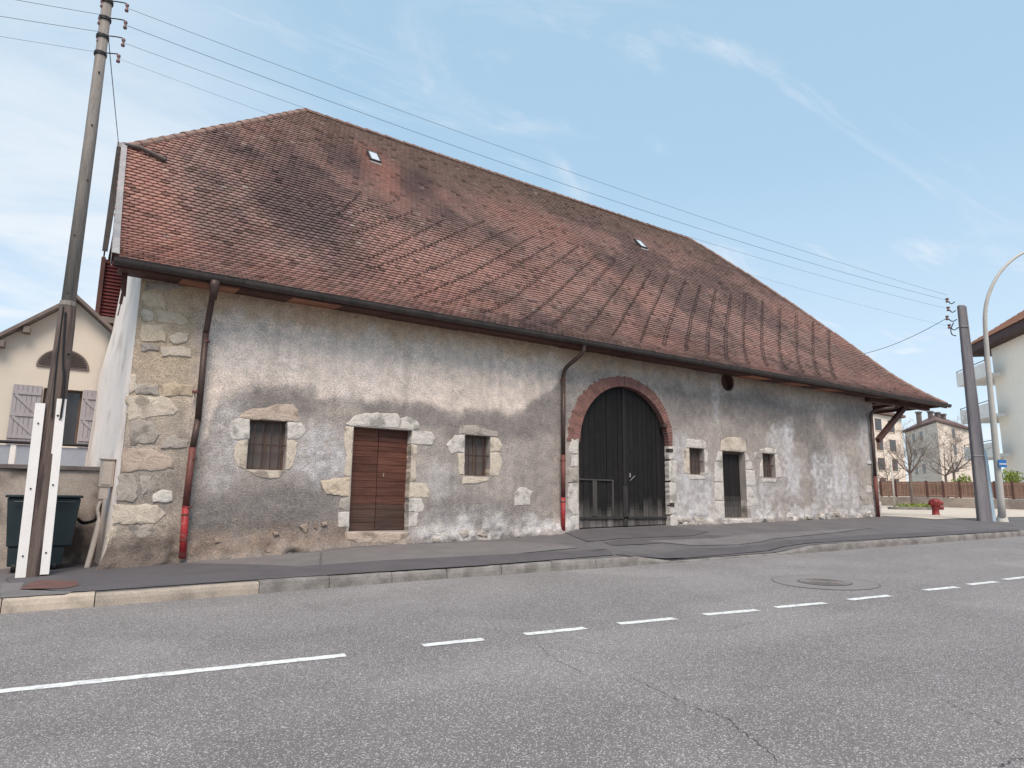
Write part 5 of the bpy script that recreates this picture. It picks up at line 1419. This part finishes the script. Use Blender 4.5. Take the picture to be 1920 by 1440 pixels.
zc_ = float(at_depth(1850, 842, UR)[2]); b = MB(); frust(b, pr+vdir*(16.5*sc_), pr[2]-0.02, zc_, 6*sc_, 5*sc_, 0.2, 0.18)
for v in range(4, 8):
    o_ = -vdir*2.8*sc_; b.v[v] = (b.v[v][0]+o_[0], b.v[v][1]+o_[1], b.v[v][2])
b.build('cable_cover', m_bluegrey, cp)
for y_ in (596, 853):
    zz = float(at_depth(1810, y_, UR)[2]); t = (zz-pr[2])/(zt_-pr[2]); b = MB(); frust(b, pr, zz-0.015, zz+0.015, (22*(1-t)+13*t)*sc_+0.02, (22*(1-t)+13*t)*sc_+0.02, 0.24, 0.24); b.build('steel_band', m_zinc, cp)
WR = []
for (px, py) in ((1776, 563), (1778, 579), (1776, 596), (1780, 612)):
    c = at_depth(px, py, UR-0.1); WR.append(c)
    e = at_depth(1790+(py-563)*0.12, py+3, UR-0.1)
    b = MB(); b.tube(bez([e, (e+c)/2-(0, 0, 0.1), c], 5), 0.018, 5); b.build('insulator_arm', m_rubber, cp)
    insulator(c, cp, 0.06)
b = MB(); c0 = at_depth(1790, 600, UR-0.2); b.tube(bez([at_depth(1788, 605, UR-0.2), at_depth(1783, 617, UR-0.2), at_depth(1785, 627, UR-0.2), at_depth(1793, 630, UR-0.2)], 6), 0.018, 5); b.build('jumper_cable', m_rubber, cp)
# lamp post
lb = hit_terr(1880, 978); UL = float((lb-EYE) @ _fw)
lamp = thing('street_lamp', lb, 'tall pale street lamp with curved arm and small blue plate', 'street lamp')
zs1 = float(at_depth(1850, 640, UL)[2])
path = [lb-(0, 0, 0.1), lb+(at_depth(1852, 680, UL)-lb)*0.15, at_depth(1852, 680, UL)]
arc = [at_depth(1848, 625, UL), at_depth(1847, 590, UL), at_depth(1853, 555, UL), at_depth(1872, 515, UL), at_depth(1905, 482, UL), at_depth(1950, 462, UL), at_depth(1985, 460, UL)]
pts = [np.array(p, float) for p in path]+bez(arc, 6)
n_ = len(pts); rads = [0.125, 0.118, 0.085]+list(np.linspace(0.075, 0.035, n_-3))
b = MB(); b.tube(pts, rads, 12); b.build('lamp_mast', m_lamp, lamp, smooth_=True)
b = MB(); b.tube([lb-(0, 0, 0.05), lb+(0, 0, 0.25)], [0.2, 0.135], 12); b.build('mast_base', m_lamp, lamp)
e = pts[-1]; b = MB(); b.beam(e-vdir*0.1+(0, 0, -0.02), e+vdir*0.7+(0, 0, -0.05), 0.28, 0.16); b.build('lamp_head', m_lamp, lamp, bevel=0.04)
pl = at_depth(1879.5, 869, UL-0.15); b = MB(); b.beam(pl-vdir*7.5*UL/F_PX, pl+vdir*7.5*UL/F_PX, 0.02, 14*UL/F_PX); b.build('blue_plate', new_mat('sign_blue', (0.04, 0.16, 0.42), (0.035, 0.14, 0.38), rough=0.4), lamp)
b = MB(); b.beam(pl-vdir*7*UL/F_PX-fdir*0.02-(0, 0, 0.02), pl+vdir*7*UL/F_PX-fdir*0.02-(0, 0, 0.02), 0.01, 1.6*UL/F_PX); b.build('plate_stripe', m_whiteboard, lamp)
# plain post
pp = hit_terr(1678, 950); UP = float((pp-EYE) @ _fw)
post = thing('sign_post', pp, 'slim pale metal post standing in the sun past the barn corner', 'post')
b = MB(); tpz = float(at_depth(1671, 858, UP)[2]); b.tube([pp-(0, 0, 0.05), (pp[0], pp[1], tpz)], 0.05, 10); b.build('post_tube', m_lamp, post, smooth_=True)
b = MB(); b.lathe([(0.055, 0), (0.055, 0.03), (0.02, 0.05)], (pp[0], pp[1], tpz), 10); b.build('post_cap', m_lamp, post)
# hydrant
hy = hit_terr(1755, 966); UHY = float((hy-EYE) @ _fw); k_ = 31*UHY/F_PX
m_hyd = new_mat('hydrant_red', (0.25, 0.035, 0.035), (0.19, 0.03, 0.03), rough=0.45, scale=6, fine=30, fine_amt=0.12, bump=0.1)
hyd = thing('fire_hydrant', hy, 'red fire hydrant standing in the sun beyond the barn', 'hydrant')
b = MB(); b.lathe([(0.24*k_, -0.02), (0.24*k_, 0.03*k_), (0.2*k_, 0.06*k_), (0.19*k_, 0.42*k_), (0.24*k_, 0.46*k_), (0.2*k_, 0.5*k_)], hy, 16); b.build('hydrant_barrel', m_hyd, hyd, smooth_=True)
b = MB(); b.lathe([(0.2*k_, 0.5*k_), (0.28*k_, 0.58*k_), (0.33*k_, 0.72*k_), (0.32*k_, 0.86*k_), (0.22*k_, 0.96*k_), (0.05*k_, 1.0*k_)], hy, 16); b.build('hydrant_head', m_hyd, hyd, smooth_=True)
for sx, z in ((1, 0.45), (-1, 0.70), (1, 0.72)):
    c = hy+vdir*sx*0.2*k_-fdir*0.08*k_+(0, 0, z*k_); b = MB(); b.tube([c, c+vdir*sx*0.2*k_-fdir*0.05*k_], 0.11*k_, 10); b.build('hydrant_cap', m_hyd, hyd)

# side street sheet and islands
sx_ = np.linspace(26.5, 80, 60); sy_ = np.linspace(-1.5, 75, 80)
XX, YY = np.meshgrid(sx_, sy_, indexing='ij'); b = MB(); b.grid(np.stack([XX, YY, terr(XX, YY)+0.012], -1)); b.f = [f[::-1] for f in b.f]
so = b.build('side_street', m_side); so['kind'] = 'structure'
UF = 42.0
def fpt(px, py=930):
    # point on the fence line at picture column px: slightly nearer towards the right
    u = float(np.interp(px, [1600, 1960], [45.5, 37.5])); p = at_depth(px, py, u); return np.array((p[0], p[1], float(terr(p[0], p[1])))), u
m_fence = new_mat('brown_slats', (0.34, 0.215, 0.16), (0.27, 0.17, 0.13), rough=0.75, scale=3, fine=20)
m_fwall = new_mat('fence_plinth', (0.36, 0.30, 0.25), (0.25, 0.21, 0.18), rough=0.92, scale=1.0, fine=20, col3=(0.2, 0.17, 0.15), scale3=0.5)
pf0, uf0 = fpt(1600); pf1, uf1 = fpt(2010)
fence = thing('slat_fence', pf1, 'brown vertical slat fence on a low plinth across the side street', 'fence')
nseg = 13
for k in range(nseg):
    a = pf0+(pf1-pf0)*k/nseg; c = pf0+(pf1-pf0)*(k+1)/nseg; d = (c-a)/np.linalg.norm(c-a)
    zb_ = min(a[2], c[2])-0.2
    b = MB(); A1 = a.copy(); C1 = c.copy(); zw = float(np.mean([a[2], c[2]]))+0.60
    b.beam((a[0], a[1], (zb_+zw)/2), (c[0], c[1], (zb_+zw)/2), 0.22, zw-zb_); b.build('plinth', m_fwall, fence)
    b = MB(); n = 22
    for q in range(n):
        p = a+(c-a)*(q+0.5)/n; 
        b.beam((p[0], p[1], zw+0.03), (p[0], p[1], zw+0.98), 0.075, 0.025, (-d[1], d[0], 0) if False else (d[1], -d[0], 0))
    for zz in (0.12, 0.85): b.beam((a[0], a[1], zw+zz), (c[0], c[1], zw+zz), 0.05, 0.06)
    po = b.build('slat_panel', m_fence, fence)
    b = MB(); b.beam((a[0], a[1], zw), (a[0], a[1], zw+1.05), 0.1, 0.1, (d[1], -d[0], 0)); b.build('fence_post', m_dark_wood, fence)

# leaves as small faces
m_leaf = new_mat('bright_leaf', (0.26, 0.32, 0.06), (0.16, 0.22, 0.04), rough=0.7, scale=3, fine=10, fine_amt=0.3, bump=0)
def leafy(b, c, rx, ry, rz, n, size, seed):
    r = np.random.RandomState(seed)
    for k in range(n):
        v = r.normal(size=3); v /= np.linalg.norm(v); rad = r.uniform(0.55, 1.0)**0.5
        p = np.array(c)+v*np.array((rx, ry, rz))*rad*(0.8+0.4*r.rand())
        if p[2] < c[2]-rz*0.95: continue
        a = r.normal(size=3); a /= np.linalg.norm(a); q = np.cross(a, v); q /= np.linalg.norm(q)+1e-9; s = size*r.uniform(0.6, 1.4)
        b.add([p-a*s, p+q*s*0.5, p+a*s, p-q*s*0.5], [(0, 1, 2, 3)])
isl = at_depth(1716, 944, 37.2); isl[2] = float(terr(isl[0], isl[1]))
il = thing('planting_bed', isl, 'kerbed bed of bright yellow-green ground cover below the bare tree', 'planting bed')
b = MB(); rxi, ryi = 1.5, 0.7
vs_ = []; n_ = 28
for (s_, h) in ((1.0, -0.1), (1.0, 0.14), (0.9, 0.15), (0.9, 0.1)):
    for k in range(n_):
        a = 2*math.pi*k/n_; p = isl+vdir*rxi*s_*math.cos(a)+fdir*ryi*s_*math.sin(a); vs_.append((p[0], p[1], isl[2]+h))
b.add(vs_, [(j*n_+k, j*n_+(k+1) % n_, (j+1)*n_+(k+1) % n_, (j+1)*n_+k) for j in range(3) for k in range(n_)]); b.build('bed_kerb', m_kerb, il)
b = MB()
for k in range(7): leafy(b, isl+vdir*(-0.7+0.28*k)+fdir*random.uniform(-0.2, 0.2)+(0, 0, 0.16), 0.35, 0.45, 0.2, 110, 0.06, k)
gc = b.build('ground_cover', m_leaf, il); gc['kind'] = 'stuff'
for (px, py, u, r, lab) in ((1797, 897, 47, 1.0, 'green shrub showing above the slat fence left of the concrete pole'), (1893, 886, 44, 1.0, 'green shrub above the fence right of the street lamp')):
    c = at_depth(px, py, u); sh = thing('shrub', (c[0], c[1], 1.62), lab, 'shrub', 'shrubs behind the fence')
    b = MB(); 
    for k in range(5): leafy(b, c+vdir*random.uniform(-0.6, 0.6)+(0, 0, random.uniform(-0.5, 0.0)), 0.5, 0.4, 0.42, 130, 0.075, 30+k+px)
    b.build('foliage', m_leaf, sh)
    b = MB(); b.tube([(c[0], c[1], 1.5), (c[0]+0.05, c[1], c[2])], 0.05, 6); b.build('stem', m_poledark, sh)

# bare trees
m_bark = new_mat('tree_bark', (0.20, 0.155, 0.13), (0.15, 0.115, 0.1), rough=0.9, scale=6, fine=30)
def bare_tree(base, fork_h, height, spread, seed, label, group='bare street trees', lean=(0, 0)):
    r = random.Random(seed)
    t = thing('bare_tree', base, label, 'tree', group)
    base = np.array(base, float); fork = base+np.array((lean[0], lean[1], fork_h))
    b = MB(); b.tube([base-(0, 0, 0.1), base+(0, 0, 0.15), base+(fork-base)*0.5, fork], [0.15*height/5, 0.105*height/5, 0.095*height/5, 0.085*height/5], 8); b.build('trunk', m_bark, t, smooth_=True)
    tw = MB()
    def grow(p, d, ln, rad, lev):
        pts = [p]; rr_ = [rad]; n = 5
        for k in range(n):
            d = d+np.array([r.gauss(0, 0.10), r.gauss(0, 0.10), 0.07+r.gauss(0, 0.05)]); d /= np.linalg.norm(d)
            pts.append(pts[-1]+d*ln/n); rr_.append(rad*(1-0.75*(k+1)/n))
        tw.tube(pts, rr_, 5 if lev < 2 else 4, cap=False)
        if lev >= 4: return
        m = (6, 6, 5, 3)[lev]
        for k in range(m):
            i = r.randint(1, n); q = pts[i]
            a = np.array([r.gauss(0, 1), r.gauss(0, 1), r.gauss(0.1, 0.6)]); a -= d*(a @ d); a /= np.linalg.norm(a)+1e-9
            nd = d*0.65+a*r.uniform(0.5, 0.9); nd /= np.linalg.norm(nd)
            grow(q, nd, ln*r.uniform(0.42, 0.62), max(0.005, rr_[i]*0.5), lev+1)
    m = 5
    for k in range(m):
        az = 2*math.pi*k/m+r.uniform(-0.4, 0.4); el = r.uniform(0.35, 0.75)
        grow(fork, np.array([math.cos(az)*math.cos(el), math.sin(az)*math.cos(el), math.sin(el)]), spread*r.uniform(0.8, 1.15), 0.045*height/5, 1)
    grow(fork, np.array([0.02, 0, 1.0]), (height-fork_h)*0.85, 0.05*height/5, 0)
    cr_ = tw.build('crown', m_bark, t)
    return t
tb1 = at_depth(1711, 942, 38.5); tb1[2] = float(terr(tb1[0], tb1[1]))
bare_tree(tb1, 2.0, 4.9, 2.0, 3, 'bare tree standing in the green planting bed, nearest of the leafless trees')
for (px, py, u, fh, hh, sp_, sd_, lab) in ((1774, 905, 48, 2.1, 5.0, 2.0, 11, 'bare tree behind the fence, in front of the cream block corner'), (1790, 905, 50, 2.4, 5.6, 2.1, 12, 'bare tree behind the fence closest to the concrete pole'), (1665, 905, 48, 1.6, 4.0, 1.5, 14, 'small bare tree behind the fence next to the barn corner')):
    p = at_depth(px, py, u); p[2] = 1.62; bare_tree(p, fh, hh, sp_, sd_, lab)

# far buildings
m_cream = new_mat('cream_block', (0.90, 0.76, 0.65), (0.86, 0.72, 0.61), rough=0.92, scale=0.3, fine=6, fine_amt=0.06, bump=0.1)
m_wind = glass_mat('far_glass', (0.045, 0.04, 0.042), 0.12)
m_shutb = new_mat('brown_shutter', (0.17, 0.10, 0.085), rough=0.8)
m_rooftile = new_mat('far_roof', (0.20, 0.13, 0.115), (0.15, 0.10, 0.09), rough=0.85, scale=2, fine=8)
m_wframe = new_mat('white_frame', (0.7, 0.68, 0.65), rough=0.6)
def wall_frame(p0, p1):
    p0 = np.array(p0[:2], float); p1 = np.array(p1[:2], float); d = p1-p0; L_ = np.hypot(*d); d /= L_; nrm = np.array((d[1], -d[0])); return p0, d, nrm, L_
def block(name, label, corners, zb_, zt_, roofh, over, mat, roofmat, wins, group='apartment blocks'):
    # corners in plan (counter-clockwise seen from above); wins: list of (side, t, z, w, h, shutter)
    cen = np.mean([c[:2] for c in corners], 0)
    t = thing(name, (cen[0], cen[1], zb_), label, 'building', group)
    b = MB(); n = len(corners); V = [(c[0], c[1], zb_) for c in corners]+[(c[0], c[1], zt_) for c in corners]
    b.add(V, [tuple(range(n-1, -1, -1)), tuple(range(n, 2*n))]+[(i, (i+1) % n, n+(i+1) % n, n+i) for i in range(n)]); b.build('block_wall', mat, t)
    b = MB(); O = [np.array(c[:2])+(np.array(c[:2])-cen)/np.linalg.norm(np.array(c[:2])-cen)*over for c in corners]
    lon = np.array(corners[1][:2])-np.array(corners[0][:2]); lat = np.array(corners[2][:2])-np.array(corners[1][:2])
    if np.hypot(*lon) >= np.hypot(*lat): ax = lon/2-lon/np.hypot(*lon)*np.hypot(*lat)/2
    else: ax = lat/2-lat/np.hypot(*lat)*np.hypot(*lon)/2
    R1, R2 = cen-ax, cen+ax
    V = [(o[0], o[1], zt_+0.05) for o in O]+[(o[0], o[1], zt_+0.35) for o in O]+[(R1[0], R1[1], zt_+0.35+roofh), (R2[0], R2[1], zt_+0.35+roofh)]
    if np.hypot(*lon) >= np.hypot(*lat): F = [(4,5,9,8),(5,6,9),(6,7,8,9),(7,4,8)]
    else: F = [(5,6,9,8),(6,7,9),(7,4,8,9),(4,5,8)]
    b.add(V, F+[(0,3,2,1)]+[(i, (i+1) % 4, 4+(i+1) % 4, 4+i) for i in range(4)]); ro = b.build('block_roof', roofmat, t)
    for (si, tt_, z, ww, hh, shut) in wins:
        p0, d, nrm, L_ = wall_frame(corners[si], corners[(si+1) % n]); c = p0+d*L_*tt_
        def pan(x0, x1, z0, z1, o0, o1):
            bb = MB(); P = []
            for o_ in (o1, o0):
                for (x_, z_) in ((x0, z0), (x1, z0), (x1, z1), (x0, z1)):
                    q = c+d*x_+nrm*o_; P.append((q[0], q[1], z+z_))
            bb.add(P, [(0,1,2,3),(7,6,5,4),(0,4,5,1),(1,5,6,2),(2,6,7,3),(3,7,4,0)]); return bb
        fr = pan(-ww/2-0.08, ww/2+0.08, -0.08, hh+0.08, -0.05, 0.02).build('window', m_wframe if not shut else m_shutb, t)
        pan(-ww/2, -0.03, 0, hh, 0.021, 0.03).build('pane', m_wind if shut != 2 else m_shutb, fr); pan(0.03, ww/2, 0, hh, 0.021, 0.03).build('pane', m_wind, fr)
        pan(-ww/2-0.12, ww/2+0.12, -0.16, -0.085, 0.0, 0.09).build('sill', mat, fr)
    return t, ro
# main far block: near corner at column 1767
U0 = 104.0
Cn = at_depth(1767, 900, U0); Cl = at_depth(1705, 900, U0+16); Cr = at_depth(1830, 900, U0+12)
Cb = Cl+Cr-Cn
zt1 = float(at_depth(1767, 789, U0)[2]); zb1 = 1.0
cs_ = [Cl, Cn, Cr, Cb]
wins = []
for k in range(4):
    zz = zt1-2.05-2.72*k
    if zz < 1.5: continue
    for tt_ in (0.27, 0.52): wins.append((0, tt_, zz-(1.2 if k == 3 else 0.0)*0, 1.2, 1.25, 1))
    wins.append((1, 0.44, zz, 1.5, 1.6, 0))
far1, ro1 = block('apartment_block', 'cream apartment block seen corner-on behind the bare trees and fence', cs_, zb1, zt1, 2.6, 0.5, m_cream, m_rooftile, wins)
for (px, py, h) in ((1744, 771, 1.4), (1757, 773, 1.2), (1768, 776, 1.0), (1722, 772, 1.3)):
    p = at_depth(px, py, U0+10); b = MB(); b.box(p[0]-0.3, p[0]+0.3, p[1]-0.3, p[1]+0.3, p[2]-2.4, p[2]-0.25); b.box(p[0]-0.42, p[0]+0.42, p[1]-0.4, p[1]+0.4, p[2]-0.245, p[2]); b.build('chimney', m_brownt, ro1)
U1 = 92.0
A1 = at_depth(1620, 900, U1-3); A2 = at_depth(1700, 900, U1+4); dd = np.array((fdir[0], fdir[1], 0))*14
zt2 = float(at_depth(1655, 774, U1)[2])
wins = []
for k in range(4):
    for tt_ in (0.44, 0.75): wins.append((0, tt_-0.02, zt2-2.2-2.72*k, 1.7, 1.5, 2 if (k+int(tt_*10)) % 2 else 1))
far2, ro2 = block('apartment_block', 'cream apartment wing with brown shutters directly behind the barn corner', [A1, A2, A2+dd, A1+dd], 1.0, zt2, 2.2, 0.6, m_cream, m_rooftile, wins)

# white apartment building with balconies at the right edge
m_apt = new_mat('pale_cream_render', (0.95, 0.87, 0.77), (0.92, 0.84, 0.74), rough=0.9, scale=0.5, fine=8, fine_amt=0.05, bump=0.1)
m_balc = new_mat('white_balcony', (0.80, 0.78, 0.75), (0.74, 0.72, 0.69), rough=0.7, scale=1, fine=10, fine_amt=0.05, bump=0.05)
m_redroof = new_mat('red_roof_tile', (0.55, 0.29, 0.19), (0.46, 0.24, 0.16), rough=0.85, scale=3, fine=8)
UA = 51.0
apt = thing('balcony_building', at_depth(1890, 940, UA), 'pale apartment building with white balconies and red tiled roof at the right edge', 'building', 'apartment blocks')
q0 = at_depth(1886, 900, UA); q1v = at_depth(1990, 900, UA-7)
dA = (q1v-q0)[:2]; LA = np.hypot(*dA); dA /= LA; nA = np.array((dA[1], -dA[0]))      # nA points to the viewer side
zroof = float(at_depth(1884, 645, UA)[2])
def obox(b, t0, t1, o0, o1, z0, z1):
    P = []
    for z in (z0, z1):
        for (t_, o_) in ((t0, o0), (t1, o0), (t1, o1), (t0, o1)):
            p = q0[:2]+dA*t_+nA*o_; P.append((p[0], p[1], z))
    b.add(P, [(0,3,2,1),(4,5,6,7),(0,1,5,4),(1,2,6,5),(2,3,7,6),(3,0,4,7)])
b = MB(); obox(b, 0, LA+6, -12, 0, 1.0, zroof); b.build('block_wall', m_apt, apt)
b = MB(); obox(b, -3.2, 0-0.005, -12, -1.6, 1.0, zroof); b.build('recessed_wall', m_apt, apt)
b = MB(); obox(b, -3.0, LA+7, -13, 0.9, zroof+0.01, zroof+0.55); ro3 = b.build('eave_fascia', new_mat('brown_fascia', (0.075, 0.042, 0.042), rough=0.7), apt)
b = MB(); P = []
for (t_, o_, z) in ((-3.05, 0.95, 0.61), (LA+7, 0.95, 0.61), (LA+7, -6, 5.2), (2.5, -6, 5.2), (-3.05, -13, 0.61)):
    p = q0[:2]+dA*t_+nA*o_; P.append((p[0], p[1], zroof+z))
P.append((*(q0[:2]+dA*(LA+7)+nA*(-13)), zroof+0.61))
b.add(P, [(0, 1, 2, 3), (0, 3, 4), (4, 3, 2, 5)]); rto = b.build('tiled_roof', m_redroof, apt)
for k in range(22):
    f = (k+0.5)/22; b = MB()
    def rp(t_, f_): 
        t0_ = -3.05+(2.5+3.05)*f_; p = q0[:2]+dA*(t0_+(LA+7-t0_)*t_)+nA*(0.95-6.95*f_); return np.array((p[0], p[1], zroof+0.61+4.59*f_))
    b.beam(rp(0.0, f)+(0, 0, 0.03), rp(1.0, f)+(0, 0, 0.03), 0.16, 0.09); b.build('tile_course', m_redroof, rto)
for i, yb in enumerate((703, 781, 856)):
    zc = float(at_depth(1850, yb-14, UA)[2]); bal = MB()
    obox(bal, -3.5, 1.7, 0.30, 1.25, zc-0.62, zc-0.40); bo = bal.build('balcony', m_balc, apt)
    b = MB(); obox(b, -3.5, 1.7, 1.15, 1.25, zc-0.395, zc+0.45); b.build('parapet', m_balc, bo)
    b = MB(); obox(b, -3.5, -3.4, 0.0, 1.145, zc-0.395, zc+0.45); b.build('parapet', m_balc, bo)
    b = MB(); obox(b, -3.5, 1.7, 1.17, 1.22, zc+0.60, zc+0.65)
    for t_ in (-3.45, -0.9, 1.62): obox(b, t_, t_+0.05, 1.17, 1.22, zc+0.452, zc+0.599)
    b.build('railing', m_brownt, bo)
    b = MB(); obox(b, -2.1, -1.85, -0.6, -0.35, zc+0.4, zc+2.45); b.build('balcony_post', m_brownt, bo)
    b = MB(); obox(b, -3.3, 0.0-0.004, -1.6+0.01, 0.295, zc-0.6, zc-0.42); b.build('balcony_slab', m_balc, bo)
    wz = zc-0.2; w_ = MB(); obox(w_, -1.3, -0.5, -1.595, -1.56, wz, wz+1.9); wo_ = w_.build('balcony_door', m_frame, apt)
    b = MB(); obox(b, -1.22, -0.58, -1.558, -1.55, wz+0.1, wz+1.8); b.build('pane', m_wind, wo_)

# ================================================================== OVERHEAD LINES
def sagged(a, c, sag, n=24):
    a = np.array(a, float); c = np.array(c, float)
    return [a+(c-a)*t-np.array((0, 0, sag*4*t*(1-t))) for t in np.linspace(0, 1, n+1)]
def wire(name, pts, label, rad=0.006, group='overhead wires'):
    b = MB(); b.tube(pts, rad*0.62, 4, cap=False); o = b.build(name, m_wire); tag(o, label, 'cable', group); return o
wire('power_line', sagged(WL[0], WR[0]+(0, 0, 0.2), 0.25), 'topmost overhead wire from the wooden pole to the concrete pole', 0.007)
wire('power_line', sagged(WL[1], WR[0], 0.35), 'second overhead wire running from wooden pole to concrete pole', 0.008)
wire('power_line', sagged(WL[2], WR[1], 0.35), 'third overhead wire, dipping in front of the barn ridge', 0.006)
wire('power_line', sagged(WL[3], WR[3], 0.4), 'lowest, faintest overhead wire between the two poles', 0.004)
for i, ((px, py), (qx, qy), rad) in enumerate((((192, 28), (-160, -40), 0.006), ((190, 60), (-160, -1), 0.006), ((186, 98), (-160, 36), 0.004))):
    a = onY(px, py, PYL-0.03); c = at_depth(qx, qy, 9.3); c2 = a+(c-a)*3.0
    wire('power_line', sagged(a, c2, 0.05), ('uppermost', 'middle', 'lowest')[i]+' overhead wire leaving the wooden pole to the left', rad)
hp_ = onY(223, 276, float(ptV[1])-0.1)
wire('service_cable', sagged((PXL+0.1, PYL-0.02, float(onY(206, 78, PYL)[2])), hp_, 0.02), 'dark twisted cable dropping from the wooden pole to the barn gable', 0.012)
e_ = min((roof_pt(float(xr(s)), s, 0.08)[0] for s in np.linspace(0.5, S_TOT-0.5, 200)), key=lambda p: abs(proj(p)[0]-1620))
wire('service_cable', sagged(WR[2], e_, 0.15), 'thick cable from the concrete pole to the barn roof edge', 0.017)
